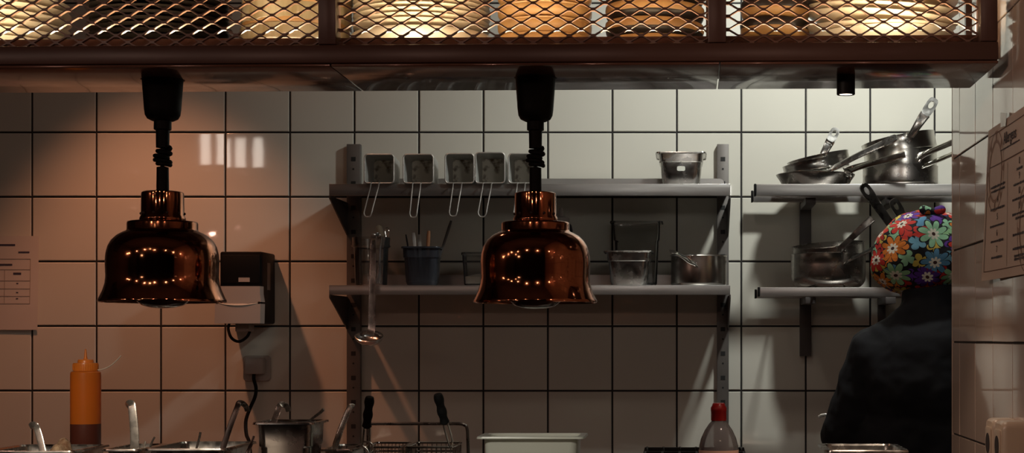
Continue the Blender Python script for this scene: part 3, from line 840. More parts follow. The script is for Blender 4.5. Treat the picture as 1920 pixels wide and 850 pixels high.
# frying pans, upper right shelf
Yf = 4.815; s = Yf/F
xf = XW(1529, Yf)
th = pot('frying_pan', 'dark flared frying pan at the bottom of the left pan pile on the slatted shelf', (xf, Yf, ZR1), 73*s, ZW(322, 4.72)-ZR1, M['steel_spun_dark'], flare=0.018, round_=0.004, rim=0.001,
    handles=[([W(1588, 326, 4.73), W(1598, 317, 4.71), W(1640, 305, 4.675), W(1697, 290, 4.64)], 0.024, 0.016, 0.008, M['chrome'], (0, -1, 0.3), False)], group='pans stacked on the slatted shelf')
zt_ = ZW(322, 4.72)
tl = RYm(-0.19) @ RX(0.02)
pot('saute_pan', 'tilted steel saute pan with dark handle lying in the flared frying pan', (XW(1530, Yf)+0.004, Yf+0.002, ZW(323, Yf)), 62*s, 0.034, M['steel_pot'], tilt=tl, round_=0.006, rim=0.001,
    handles=[([W(1555, 318, 4.722), W(1568, 313, 4.70), W(1610, 291, 4.67), W(1655, 270, 4.65), W(1681, 257, 4.635)], 0.022, 0.020, 0.008, M['steel'], (0, -0.8, 0.6), True)], group='pans stacked on the slatted shelf')
tl2 = RYm(-0.21) @ RX(0.02)
pot('saute_pan', 'topmost small steel pan of the left pile with its handle pointing up', (XW(1534, Yf)+0.006, Yf+0.004, ZW(316, Yf)), 58*s, 0.036, M['steel_pot'], tilt=tl2, round_=0.006, rim=0.001,
    handles=[([W(1545, 297, 4.735), W(1545, 288, 4.73), W(1553, 272, 4.73), W(1563, 252, 4.74), W(1568, 242, 4.75)], 0.022, 0.022, 0.008, M['steel'], (0, -1, 0.2), True)], group='pans stacked on the slatted shelf')
# big pots
Yg = 4.825; s = Yg/F; xg = XW(1688, Yg)
rg = 70*s
pot('stock_pot', 'wide steel pot at the bottom of the right pile on the slatted shelf', (xg, Yg, ZR1), rg, ZW(306, 4.715)-ZR1, M['steel_spun_dark'], round_=0.012, rim=0.0005, group='pans stacked on the slatted shelf',
    handles=[([W(1728, 312, 4.735), W(1744, 307, 4.72), W(1785, 289, 4.69), W(1840, 266, 4.66)], 0.016, 0.016, 0.008, M['chrome'], (0, -0.8, 0.6), False)])
z2_ = ZW(306, 4.715)
pot('casserole', 'steel pot nested between the two other pots of the right pile', (xg+0.001, Yg, z2_-0.012), rg*0.965, ZW(276, 4.715)-z2_+0.010, M['steel_pot'], tilt=RYm(-0.01), round_=0.010, rim=0.0005, group='pans stacked on the slatted shelf',
    handles=[([W(1722, 295, 4.725), W(1740, 286, 4.71), W(1785, 267, 4.68), W(1830, 248, 4.66)], 0.022, 0.020, 0.009, M['chrome'], (0, -0.8, 0.6), False)])
z3_ = ZW(279, 4.715)
pot('saucepan', 'tilted shiny saucepan on top of the right pile with raised handle', (xg+0.003, Yg+0.002, z3_-0.008), rg*0.985, 0.052, M['steel_pot'], tilt=RYm(-0.20) @ RX(-0.02), round_=0.008, rim=0.001, group='pans stacked on the slatted shelf',
    handles=[([W(1702, 262, 4.722), W(1708, 255, 4.705), W(1724, 230, 4.69), W(1742, 203, 4.69), W(1753, 186, 4.695)], 0.016, 0.025, 0.010, M['steel'], (0, -1, 0.2), True)])
# lower right shelf pans
Yh = 4.825; s = Yh/F; xh = XW(1553, Yh); rh = 70*s
pot('saute_pot', 'round bottomed steel pot under another on the lower slatted shelf', (xh, Yh, ZR2), rh, ZW(474, 4.715)-ZR2, M['steel_spun_dark'], round_=0.035, rim=0.002, group='pots on the lower slatted shelf',
    handles=[([W(1588, 489, 4.73), W(1600, 484, 4.71), W(1630, 470, 4.66), W(1672, 446, 4.62)], 0.022, 0.018, 0.007, M['steel_dark'], (0, -0.7, 0.7), False)])
pot('saute_pot', 'upper tilted steel pot with slanted dark handle on the lower slatted shelf', (xh+0.004, Yh+0.002, ZW(474, 4.715)-0.030), rh*0.955, 0.062, M['steel_spun_dark'], tilt=RYm(-0.09) @ RX(0.12), round_=0.026, rim=0.003, group='pots on the lower slatted shelf',
    handles=[([W(1578, 472, 4.722), W(1580, 462, 4.71), W(1596, 447, 4.69), W(1618, 426, 4.675), W(1636, 410, 4.67)], 0.018, 0.020, 0.010, M['steel_dark'], (0, -0.8, 0.5), False)])
xk = XW(1722, Yh)
pot('tall_pot', 'steel pot mostly hidden behind the floral cap with handles rising above it', (xk, Yh, ZR2), 66*s, 0.085, M['steel_pot'], round_=0.02, rim=0.002, group='pots on the lower slatted shelf',
    handles=[([W(1690, 447, 4.735), W(1675, 428, 4.725), W(1648, 390, 4.70), W(1628, 362, 4.68), W(1617, 347, 4.67)], 0.024, 0.025, 0.010, M['steel_dark'], (0, -1, 0.2), True),
             ([W(1706, 440, 4.728), W(1697, 418, 4.72), W(1683, 392, 4.70), W(1673, 375, 4.69)], 0.022, 0.025, 0.010, M['steel_dark'], (0, -1, 0.2), True)])

# ------------------------------------------------------------------ lower left shelf containers
Yc = 4.80; s = Yc/F; xc = XW(696, Yc); rc = 33*s; zr = ZW(444, 4.75)
t = Thing('storage_jar', 'tall clear jar at the left end of the lower wall shelf', 'jar', Vector((xc, Yc, Z2)))
hh = zr-Z2
bm = BM(); lathe(bm, [(0.001, 0.001), (rc*0.84, 0), (rc*0.90, 0.005), (rc*0.97, hh*0.78), (rc*1.04, hh*0.80), (rc*1.07, hh), (rc*1.04, hh), (rc*1.01, hh*0.81), (rc*0.94, hh*0.78), (rc*0.87, 0.007), (0.001, 0.004)], (xc, Yc, Z2), 56)
t.part('jar_body', bm, M['clear_tub'])
bm = BM(); lathe(bm, [(rc*1.05, hh*0.80), (rc*1.09, hh*0.81), (rc*1.09, hh*0.835), (rc*1.05, hh*0.84)], (xc, Yc, Z2), 56, False, False)
t.part('collar', bm, M['clear_tub'])
# brush in the jar
p0, p1 = Vector((XW(706, Yc), Yc+0.01, Z2+0.008)), W(716, 440, 4.81)
t = Thing('pastry_brush', 'cream tipped utensil sticking out of the tall clear jar', 'utensil', p0)
bm = BM(); tube(bm, [p0, p1], 0.004, 10); t.part('shaft', bm, M['steel'])
bm = BM(); capsule(bm, p1, W(711, 429, 4.81), 0.009, 0.0105); t.part('tip', bm, M['cream_plastic'])
p0, p1 = Vector((XW(712, Yc)+0.004, Yc-0.006, Z2+0.008)), W(724, 446, 4.79)
bm = BM(); tube(bm, [p0]+smooth_path([p1, W(722, 432, 4.79), W(726, 427, 4.79), W(729, 433, 4.79), W(727, 445, 4.79), p1+Vector((0.002, 0.002, -0.01))], 5), 0.0018, 8)
single('wire_loop_tool', bm, M['chrome'], 'thin wire loop tool in the tall clear jar', 'utensil', p0)
# ladle hung on the jar
Yl = 4.700
top = W(706, 444, Yl+0.045)
t = Thing('ladle', 'steel ladle hung from the clear jar in front of the lower shelf', 'ladle', W(694, 646, Yl))
pth = [W(712, 449, Yl+0.055), W(709, 441, Yl+0.045), W(703, 442, Yl+0.012), W(700, 447, Yl), W(699, 500, Yl), W(697.5, 560, Yl), W(697, 612, Yl), W(694, 628, Yl-0.004)]
P = smooth_path(pth, 6); n = len(P)
bm = BM(); ribbon(bm, P, [(8+7*min(1, i/(n-1)*1.0))*Yl/F for i in range(n)], 0.0026, (0, -1, 0)); t.part('handle', bm, M['steel'])
bm = BM(); mt = Matrix.Translation(W(692, 631, Yl-0.012)) @ RX(0.42) @ RYm(0.08)
R = 26*Yl/F
pr = [(0.001, -R*0.62)]
for k in range(1, 9):
    a = PI/2*k/8; pr.append((R*math.sin(a), -R*0.62*math.cos(a)))
pr += [(R*1.02, 0.001), (R*0.98, 0.002)]
for k in range(8, 0, -1):
    a = PI/2*k/8; pr.append((R*0.95*math.sin(a), -R*0.57*math.cos(a)))
pr.append((0.001, -R*0.57))
lathe(bm, pr, (0, 0, 0), 48, mtx=mt); t.part('bowl', bm, M['steel_pot'])
# blue-grey tub with utensils
Yt = 4.80; s = Yt/F; xt = XW(792, Yt); zr = ZW(462, 4.75); hh = zr-Z2
gn_pan('utensil_tub', 'blue grey translucent tub of utensils on the lower wall shelf', (xt, Yt), Z2, 72*s, 0.10, hh, lip=0.004, taper=0.007, m=M['blue_tub'], cat='tub', thick=0.002)
def stick(name, lab, px0, px1, py1, m, w, tk, dy=0.0, rnd=False, grp='utensils in the blue grey tub', dyt=None):
    p0 = Vector((XW(px0, Yt), Yt+dy, Z2+0.006)); p1 = W(px1, py1, Yt+(dy*1.2 if dyt is None else dyt))
    bm = BM(); P = [p0.lerp(p1, k/10) for k in range(11)]
    ww = [w*(0.7+0.3*k/10) for k in range(10)]+[w*0.7]
    ribbon(bm, P, ww, tk, (0, -1, 0), pw=2.2 if rnd else 4)
    return single(name, bm, m, lab, 'utensil', p0, grp)
stick('spatula', 'pale flat handled utensil, left one of two in the blue grey tub', 785, 775, 436, M['grey_plastic'], 0.011, 0.004, 0.0)
stick('spatula', 'pale flat handled utensil leaning beside its twin in the blue grey tub', 789, 786, 440, M['grey_plastic'], 0.011, 0.004, 0.016)
stick('wooden_spoon', 'reddish wooden handled utensil in the blue grey tub', 800, 804, 433, M['wood'], 0.012, 0.009, -0.016, True)
stick('thin_skewer', 'thin dark utensil leaning left in the blue grey tub', 778, 761, 440, M['black_plastic'], 0.005, 0.004, -0.012, True)
stick('spoon_handle', 'long dark utensil leaning right in the blue grey tub', 806, 846, 414, M['upright_dark'], 0.009, 0.005, 0.022, True)
# lidded tub with white content
Yd = 4.79; s = Yd/F; xd = XW(905, Yd); w_ = 74*s; hh = ZW(479, 4.75)-Z2
t = Thing('lidded_tub', 'small clear lidded tub of white powder left of the right heat lamp', 'tub', Vector((xd, Yd, Z2)))
bm = BM(); L = lambda a, z, r=0.012: rrect(a, a*0.85, r, Z2+z, (xd, Yd))
loft(bm, [L(w_*0.80, 0), L(w_*0.86, 0.003), L(w_*0.95, hh), L(w_*0.92, hh), L(w_*0.84, 0.005), L(w_*0.80, 0.003)]); t.part('tub_body', bm, M['clear_tub'])
bm = BM(); loft(bm, [L(w_*0.78, 0.0056), L(w_*0.81, 0.008), L(w_*0.835, 0.026)], True, False)
top_ = L(w_*0.835, 0.026)
ctr = [Vector((p.x, p.y, Z2+0.036+0.016*(p.x-xd)/w_)) for p in L(w_*0.5, 0.03)]
rows = loft(bm, [top_, ctr], False, True); t.part('white_powder', bm, M['white_food'])
bm = BM(); loft(bm, [L(w_*0.97, hh+0.0003), L(w_, hh+0.001), L(w_, hh+0.008), L(w_*0.94, hh+0.0095), L(w_*0.5, hh+0.0095)]); t.part('lid', bm, M['clear_tub'])
# squeeze bottle behind the right lamp
xq = XW(1052, 4.85)
t = Thing('squeeze_bottle', 'pale squeeze bottle half hidden behind the right heat lamp shade', 'bottle', Vector((xq, 4.85, Z2)))
rq = 22*4.85/F
bm = BM(); hh = ZW(418, 4.85)-Z2
lathe(bm, [(0.001, 0), (rq*0.95, 0), (rq, 0.004), (rq, hh*0.88), (rq*0.9, hh*0.96), (rq*0.7, hh), (0.001, hh)], (xq, 4.85, Z2), 32); t.part('bottle_body', bm, M['blue_tub'])
bm = BM(); h2 = ZW(390, 4.85)-Z2
lathe(bm, [(0.001, hh+0.0002), (rq*0.72, hh+0.0002), (rq*0.72, hh+0.014), (rq*0.3, hh+0.018), (rq*0.12, h2), (0.001, h2)], (xq, 4.85, Z2), 24); t.part('nozzle_cap', bm, M['grey_plastic'])

# ------------------------------------------------------------------ printer, plug, notice on the back wall
yf = 4.845; yb = 4.996
px0 = XW(412, yf); px1 = XW(487, yf)+0.008
t = Thing('ticket_printer', 'black wall mounted printer with white lower cover left of the shelves', 'printer', Vector(((px0+px1)/2, yb, ZW(607, yf))))
bm = BM(); box(bm, (px0, yf, ZW(607, yf)), (px1, yb, ZW(472, yf)), 0.006); t.part('housing', bm, M['black_plastic'])
bm = BM(); box(bm, (px0+0.006, yf-0.004, ZW(531, yf)), (px1-0.006, yf+0.002, ZW(478, yf)), 0.003); fp = t.part('front_panel', bm, M['black_rubber'])
bm = BM(); box(bm, (XW(448, yf), yf-0.0048, ZW(529, yf)), (XW(469, yf), yf-0.0038, ZW(521, yf))); t.part('label', bm, M['grey_plastic'], 'small pale label', parent=fp)
bm = BM(); box(bm, (px1-0.0005, 4.90, ZW(544, 4.9)), (px1+0.0007, 4.935, ZW(493, 4.9))); t.part('side_strip', bm, M['galv'], 'pale strip on the side')
yc = yf-0.035
x0, x1 = XW(405, yc), XW(490, yc); zt_, zb_ = ZW(537, yc), ZW(607, yc)
bm = BM()
nx = 16
def cov(u, v):   # u across, v down
    return Vector((x0+(x1-x0)*(0.03+u*0.94 if v < 0.4 else u), yc-0.004*math.sin(PI*u)-0.010*v, zt_+(zb_-zt_)*v-0.006*math.sin(PI*u)*(1 if 0.3 < v < 0.7 else 0)))
vs = (0, 0.2, 0.42)
loft(bm, [[cov(i/nx, v) for i in range(nx+1)]+[cov(1, v)+Vector((0, 0.042+v*0.01, 0)), cov(0, v)+Vector((0, 0.042+v*0.01, 0))] for v in vs])
t.part('upper_cover', bm, M['grey_plastic'], 'white upper cover')
bm = BM(); loft(bm, [[cov(i/nx, v)+Vector((0, -0.005, 0)) for i in range(nx+1)]+[cov(1, v)+Vector((0, 0.046, 0)), cov(0, v)+Vector((0, 0.046, 0))] for v in (0.47, 0.52, 0.7, 1.0)])
t.part('lower_cover', bm, M['grey_plastic'], 'white curved lower cover')
bm = BM(); tube(bm, [cov(0.06+0.88*i/nx, 0.445)+Vector((0, -0.004, -0.002*math.sin(PI*i/nx))) for i in range(nx+1)], [0.0015+0.0022*math.sin(PI*i/nx) for i in range(nx+1)], 8); t.part('cover_lip_highlight', bm, M['white_plastic'], 'curved lip whitened as a highlight')  # highlight along the cover edge, put into a whiter tube
bm = BM()
for u in (0.04, 0.96): ball(bm, cov(u, 0.445)+Vector((0, -0.002, 0)), 0.0045, 10)
t.part('screw', bm, M['black_plastic'])
bm = BM(); box(bm, (XW(446, 4.9), 4.87, ZW(622, 4.9)), (XW(472, 4.9), 4.93, ZW(606.5, 4.9)), 0.002); t.part('connector', bm, M['grey_plastic'], 'pale cable connector')
bm = BM(); tube(bm, smooth_path([W(470, 618, 4.9), W(463, 632, 4.9), W(448, 641, 4.91), W(434, 634, 4.92), W(428, 618, 4.93), W(430, 606, 4.93)], 6), 0.0045, 8); t.part('cable_loop', bm, M['black_rubber'])
# socket and plug
ys = 4.997
t = Thing('wall_socket', 'white square wall socket under the printer', 'socket', W(482, 691, ys))
bm = BM(); a, b = W(457, 715, ys), W(508, 667, ys); c_ = (a+b)/2; w_, h_ = b.x-a.x, b.z-a.z
loft(bm, [[Vector((c_.x+p.x, ys-q, c_.z+p.y)) for p in rrect(w_-i, h_-i, 0.012, 0)] for i, q in ((0, 0), (0, 0.007), (0.004, 0.010))]); t.part('face_plate', bm, M['grey_plastic'])
bm = BM(); loft(bm, [[Vector((c_.x+p.x, ys-q, c_.z+p.y)) for p in rrect(w_*0.78-i, h_*0.78-i, 0.010, 0)] for i, q in ((0, 0.0095), (0.0, 0.0125), (0.004, 0.0125))]); t.part('socket_insert', bm, M['grey_plastic'])
yp = 4.984
t = Thing('power_plug', 'pale flat plug with black cable in the white wall socket', 'plug', W(477, 700, yp-0.02))
bm = BM(); a, b = W(459, 702, yp-0.03), W(493, 671, yp-0.03); box(bm, (a.x, yp-0.034, a.z), (b.x, yp, b.z), 0.005); t.part('plug_body', bm, M['grey_plastic'])
bm = BM(); tube(bm, smooth_path([W(476, 701, 4.965), W(476, 712, 4.965), W(480, 728, 4.965), W(478, 745, 4.965), W(468, 768, 4.96), W(461, 790, 4.95), W(462, 815, 4.93), W(468, 835, 4.90), W(472, 900, 4.85)], 6), 0.0055, 8); t.part('cable', bm, M['black_rubber'])
# notice
yn = 4.9965
a, b = W(-55, 619, yn), W(72, 443, yn)
t = Thing('paper_notice', 'white printed paper notice taped to the left of the back wall', 'notice', Vector(((a.x+b.x)/2, yn, a.z)))
bm = BM()
nx, nz = 10, 12
def pn(u, v, d=0): return Vector((a.x+(b.x-a.x)*u+0.004*(0.5-v)*(-1), yn-0.0012-0.004*max(0, v-0.7)*(u**2)-0.002*(1-v)*u-d, a.z+(b.z-a.z)*v))
for d in (0, 0.0004):
    g = [[bm.verts.new(pn(i/nx, j/nz, -d)) for i in range(nx+1)] for j in range(nz+1)]
    for j in range(nz):
        for i in range(nx): bm.faces.new((g[j][i], g[j][i+1], g[j+1][i+1], g[j+1][i]))
t.part('sheet', bm, M['paper'])
def mark(bm, u0, u1, v0, v1, f=pn):
    k = 6; lo = [f(u0+(u1-u0)*i/k, v0, 0.0006) for i in range(k+1)]; hi = [f(u0+(u1-u0)*i/k, v1, 0.0006) for i in range(k+1)]
    for i in range(k): bm.faces.new([bm.verts.new(p) for p in (lo[i], lo[i+1], hi[i+1], hi[i])])
U = lambda x: (x+55)/127.0
V = lambda y: (619-y)/176.0
bm = BM()
for y in (486, 506, 527, 542, 556, 570): mark(bm, U(-40), U(57), V(y+0.6), V(y-0.6))
for x, ya, yb_ in ((57, 486, 570), (9, 506, 570), (-40, 486, 570)): mark(bm, U(x-0.5), U(x+0.5), V(yb_), V(ya))
t.part('printed_table', bm, M['ink_faint'], 'faint ruled table', smooth=False)
bm = BM()
for x0_, x1_, y0_, y1_ in ((-30, 28, 458, 461.5), (-20, 23, 495, 498.5), (25, 40, 511.5, 515.5), (34, 55, 472, 475), (31, 35, 531, 533), (31, 35, 548, 550), (31, 35, 559.5, 561.5)):
    mark(bm, U(x0_), U(x1_), V(y1_), V(y0_))
t.part('printed_heading', bm, M['ink_blue'], smooth=False)

# ------------------------------------------------------------------ poster on the side wall
XP = XR-0.006
YP0, YP1 = 3.075, 2.655
zp0, zp1 = ZW(527, 3.07), ZW(245, 3.07)
t = Thing('allergen_poster', 'framed print allergen poster taped to the glossy side wall', 'poster', Vector((XP, (YP0+YP1)/2, zp0)))
Wd, Hd = YP0-YP1, zp1-zp0
def pp(u, v, d=0): # u 0..1 to the right of the reader, v up; slight curl away at the bottom left
    return Vector((XP-0.012*(1-v)*(1-u)**3-0.0004-d, YP0+0.012*(1-v)*0.6*(1-u)-Wd*u, zp0+Hd*v))
bm = BM(); nx, nz = 16, 12
for d in (0, -0.0006):
    g = [[bm.verts.new(pp(i/nx, j/nz, d)) for i in range(nx+1)] for j in range(nz+1)]
    for j in range(nz):
        for i in range(nx): bm.faces.new((g[j][i], g[j][i+1], g[j+1][i+1], g[j+1][i]))
t.part('sheet', bm, M['paper_warm'])
def pmark(bm, u0, u1, v0, v1): mark(bm, u0, u1, v0, v1, lambda u, v, d: pp(u, v, 0.0008))
bm = BM()
e = 0.035
for u0, u1, v0, v1 in ((e, 1-e, 0.055, 0.060), (e, 1-e, 0.945, 0.950), (e, e+0.006, 0.055, 0.95), (1-e-0.006, 1-e, 0.055, 0.95), (0.08, 0.92, 0.735, 0.742), (0.455, 0.459, 0.07, 0.72)): pmark(bm, u0, u1, v0, v1)
t.part('printed_frame', bm, M['ink_brown'], smooth=False)
for cu, cv, R_ in ((0.20, 0.70, 0.075), (0.83, 0.27, 0.075)):
    bm = BM()
    for r0, r1 in ((R_*0.97, R_), (R_*0.70, R_*0.78)):
        k = 40
        for i in range(k):
            a0, a1 = 2*PI*i/k, 2*PI*(i+1)/k
            q = [(r0, a0), (r1, a0), (r1, a1), (r0, a1)]
            bm.faces.new([bm.verts.new(pp(cu+rr_*math.cos(aa)/Wd, cv+rr_*math.sin(aa)/Hd, 0.0007)) for rr_, aa in q])
    for k in range(8):
        a = k*PI/4
        q = [(R_*0.78, a-0.05), (R_*0.97, a-0.09), (R_*0.97, a+0.09), (R_*0.78, a+0.05)]
        bm.faces.new([bm.verts.new(pp(cu+rr_*math.cos(aa)/Wd, cv+rr_*math.sin(aa)/Hd, 0.0007)) for rr_, aa in q])
    t.part('printed_ring', bm, M['ink_ring'], 'faded ring ornament', smooth=False)
def text_bm(bm, s_, size, u, v, align='CENTER'):
    cu = bpy.data.curves.new('txt', 'FONT'); cu.body = s_; cu.size = size; cu.align_x = align; cu.align_y = 'CENTER'; cu.extrude = 0.0002
    ob = bpy.data.objects.new('txt', cu); C.objects.link(ob)
    dg = bpy.context.evaluated_depsgraph_get(); dg.update()
    me = ob.evaluated_get(dg).to_mesh()
    tt = bmesh.new(); tt.from_mesh(me); ob.evaluated_get(dg).to_mesh_clear()
    o = pp(u, v, 0.0011)
    m4 = Matrix(((0, 0, -1, o.x), (-1, 0, 0, o.y), (0, 1, 0, o.z), (0, 0, 0, 1)))
    merge(bm, tt, m4)
    bpy.data.objects.remove(ob); bpy.data.curves.remove(cu)
bm = BM(); text_bm(bm, 'Allergens', 0.030, 0.5, 0.875); t.part('title', bm, M['ink'], smooth=False)
bm = BM()
for k, v in ((0, 0.51), (1, 0.40), (2, 0.295), (3, 0.19)): text_bm(bm, str(k+4), 0.017, 0.265, v+0.0)
for k, v in ((0, 0.69), (1, 0.60), (2, 0.51), (3, 0.42)): text_bm(bm, str(k+8), 0.017, 0.70, v)
t.part('number', bm, M['ink'], smooth=False)
bm = BM()
rng = random.Random(3)
def scribble(u0, u1, v, h=0.018):
    u = u0
    while u < u1:
        w_ = rng.uniform(0.006, 0.022)
        k = h*rng.uniform(0.6, 1.0)
        pmark(bm, u, min(u+w_, u1), v-k/2, v+k/2); u += w_+0.004
scribble(0.30, 0.70, 0.815, 0.012)
for v, w_ in ((0.60, 0.15), (0.572, 0.14), (0.455, 0.14), (0.345, 0.14), (0.245, 0.12), (0.14, 0.10)): scribble(0.265-w_, 0.265+w_, v)
for v, w_ in ((0.645, 0.06), (0.555, 0.12), (0.465, 0.14), (0.375, 0.14), (0.348, 0.08), (0.25, 0.13), (0.165, 0.13), (0.10, 0.1), (0.12, 0.1)): scribble(0.70-w_, 0.70+w_, v)
t.part('text_line', bm, M['ink'], smooth=False)
bm = BM()
k = [pp(0.30, 1.06, 0.0016), pp(0.44, 1.03, 0.0016), pp(0.42, 0.95, 0.0016), pp(0.31, 0.965, 0.0016)]
loft(bm, [k, [p+Vector((-0.0003, 0, 0)) for p in k]]); t.part('tape', bm, M['tape'], 'crumpled clear tape', smooth=False)

# sockets on the side wall
for i, (pxs, lab) in enumerate(((2.885, 'beige double socket low on the glossy side wall, farther one'), (2.80, 'beige double socket low on the glossy side wall, nearer one'))):
    y1 = pxs; zt_ = ZW(784, 2.9); zb_ = zt_-0.16
    t = Thing('wall_socket', lab, 'socket', Vector((XR, y1, zb_)), 'sockets on the side wall')
    c_ = Vector((0, y1, (zt_+zb_)/2))
    bm = BM(); loft(bm, [[Vector((XR-0.0005-q, c_.y+p.x, c_.z+p.y)) for p in rrect(0.072-j, 0.16-j, 0.012, 0)] for j, q in ((0, 0), (0, 0.030), (0.003, 0.036), (0.010, 0.040))]); bp_ = t.part('housing', bm, M['socket'])
    for dz in (-0.036, 0.036):
        bm = BM(); loft(bm, [[Vector((XR-q, c_.y+p.x, c_.z+dz+p.y)) for p in rrect(0.050-j, 0.058-j, 0.006, 0)] for j, q in ((0, 0.0402), (0, 0.0425), (0.002, 0.043))]); ip = t.part('outlet', bm, M['socket'])
        bm = BM(); loft(bm, [[Vector((XR-0.0431-q, c_.y+p.x, c_.z+dz+p.y)) for p in circle(0.018, 0, 24)] for q in (0, 0.0006)]); t.part('outlet_hole', bm, M['socket_dark'], parent=ip)

# ------------------------------------------------------------------ counters (below the frame) and what stands on them
ZA, ZB_ = 1.02, 1.00
def counter(name, lab, x0, x1, y0, y1, z, cat='counter', m=None):
    t = Thing(name, lab, cat, Vector(((x0+x1)/2, (y0+y1)/2, 0)))
    bm = BM(); box(bm, (x0, y0, z-0.04), (x1, y1, z), 0.003); t.part('worktop', bm, m or M['steel_brushed'])
    bm = BM(); box(bm, (x0+0.03, y0+0.04, 0.1), (x1-0.03, y1-0.03, z-0.0405), 0.003); t.part('cabinet_body', bm, M['steel_brushed'])
    bm = BM(); box(bm, (x0+0.05, y0+0.08, 0.0), (x1-0.05, y1-0.06, 0.0995)); t.part('plinth', bm, M['black_plastic'])
    return t
counter('prep_counter', 'steel prep counter along the pass below the left heat lamp', -2.4, -0.776, 3.25, 4.0, ZA)
counter('cooking_counter', 'steel cooking counter below the right heat lamp', -0.512, 0.56, 3.25, 4.0, ZB_)
counter('back_counter', 'dark worktop along the back wall below the shelves', -2.4, 2.1, 4.47, 4.99, 0.90, m=M['worktop_dark'])

Yp = 3.60; s = Yp/F
def pan_at(px0, px1, pyrim, Y, d, h, lab, sticker=None, m=None, name='steel_pan', z=None, **k):
    zt_ = ZW(pyrim, Y)
    z = ZA if z is None else z
    return gn_pan(name, lab, (XW((px0+px1)/2, Y), Y+d/2), z, (px1-px0)*Y/F, d, zt_-z, m=m, sticker=sticker, **k)
gP = 'food pans on the prep counter'
pan_at(-40, 140, 846, 3.45, 0.22, 0, 'steel food pan holding the bread piece at the left edge of the prep counter', group=gP)
pan_at(188, 262, 843, 3.55, 0.20, 0, 'narrow steel food pan right of the orange squeeze bottle', group=gP)
pan_at(268, 424, 842, 3.50, 0.26, 0, 'shallow looking steel food pan between the tongs and the sticker pan', group=gP)
pan_at(597, 664, 843, 3.765, 0.20, 0, 'narrow steel food pan at the right end of the prep counter', group=gP)
zc = ZW(793, Yp)
gn_pan('steel_pan', 'tall steel food pan with small pale sticker at the right of the prep counter', (XW(531, Yp), Yp+0.075), ZA, 120*s, 0.15, zc-ZA, sticker=(XW(518, Yp), ZW(820, Yp)-ZA, 0.016, 0.0085, M['grey_plastic']), group=gP)

def tool(name, lab, pts, w, t_, m=M['tool_steel'], cat='utensil', hint=(0, -1, 0), grp=None, pw=4.0):
    P = smooth_path(pts, 5); n = len(P)
    ww = w if not isinstance(w, tuple) else [w[0]+(w[1]-w[0])*i/(n-1) for i in range(n)]
    bm = BM(); ribbon(bm, P, ww, t_, hint, pw=pw)
    return single(name, bm, m, lab, cat, P[-1], grp)
# chrome tong / spoon handles (first point = tip)
gT = 'utensil handles standing in the food pans'
tool('serving_spoon', 'chrome hooked spoon handle at the far left of the prep counter', [W(57, 801, 3.60), W(60, 797.5, 3.585), W(66, 798, 3.575), W(70, 806, 3.575), W(76, 828, 3.57), W(84, 868, 3.56), W(88, 920, 3.55)], (0.014, 0.016), 0.003, grp=gT)
tool('serving_tongs', 'wide bright tong handle right of the orange squeeze bottle', [W(239, 763, 3.64), W(241, 758, 3.62), W(246, 757.5, 3.61), W(248, 766, 3.605), W(252, 810, 3.60), W(252, 850, 3.60), W(246, 895, 3.62)], (0.015, 0.022), 0.004, grp=gT)
tool('teaspoon', 'short thin spoon handle just right of the wide tong handle', [W(273, 828, 3.62), W(270, 838, 3.62), W(262, 870, 3.62)], 0.005, 0.003, grp=gT)
tool('fork_handle', 'thin dark tapering handle right of the short spoon handle', [W(290, 820, 3.58), W(284, 832, 3.58), W(274, 860, 3.58), W(262, 900, 3.58)], 0.004, 0.003, M['steel_dark'], grp=gT)
tool('long_teaspoon', 'thin upright spoon handle in the shallow looking food pan', [W(376, 811, 3.62), W(373, 825, 3.62), W(366, 852, 3.62), W(358, 900, 3.62)], 0.005, 0.003, M['steel_dark'], grp=gT)
tool('hooked_ladle', 'dark hooked ladle handle leaning right beside the black cable', [W(464, 771, 3.66), W(461, 763, 3.65), W(455, 757, 3.64), W(448, 756, 3.63), W(445, 764, 3.62), W(434, 793, 3.61), W(419, 838, 3.60), W(398, 905, 3.58)], (0.012, 0.013), 0.004, M['steel_dark'], grp=gT)
tool('sauce_ladle', 'bright hooked ladle handle rising behind the sticker pan', [W(541, 772, 3.72), W(538, 763, 3.715), W(531, 759, 3.705), W(525, 761, 3.695), W(520, 775, 3.69), W(512, 795, 3.68), W(505, 815, 3.67)], (0.012, 0.016), 0.003, grp=gT)
tool('dessert_spoon', 'slim spoon handle leaning right out of the sticker pan', [W(607, 768, 3.62), W(598, 776, 3.635), W(580, 790, 3.65), W(560, 812, 3.66)], (0.008, 0.004), 0.003, grp=gT)
tool('long_tongs', 'long grey handle leaning right at the end of the prep counter', [W(663, 763, 3.86), W(659, 762, 3.855), W(655, 766, 3.85), W(645, 790, 3.845), W(634, 820, 3.84), W(627, 846, 3.84), W(622, 895, 3.83)], (0.012, 0.016), 0.006, grp=gT, pw=2.6)
tool('butter_knife', 'small dark blade leaning against the left side of the sticker pan', [W(476, 818, 3.585), W(472, 832, 3.58), W(464, 850, 3.57), W(450, 890, 3.56)], (0.005, 0.011), 0.002, M['steel_dark'], grp=gT)
# bread piece in the left pan
bm = BM(); ball(bm, (0, 0, 0), 1.0, 24, (0.032, 0.045, 0.066)); 
for v in bm.verts:
    k = 1+0.16*math.sin(v.co.x*90+1)*math.cos(v.co.z*110)+0.1*math.sin(v.co.y*140+v.co.x*60)
    v.co *= k
bmesh.ops.translate(bm, verts=bm.verts, vec=Vector((XW(113, 3.56), 3.56, ZW(828, 3.56)-0.070)))
single('bread_piece', bm, M['bread'], 'torn crusty bread piece left of the orange squeeze bottle', 'bread', Vector((XW(113, 3.56), 3.56, ZW(828, 3.56)-0.14)))

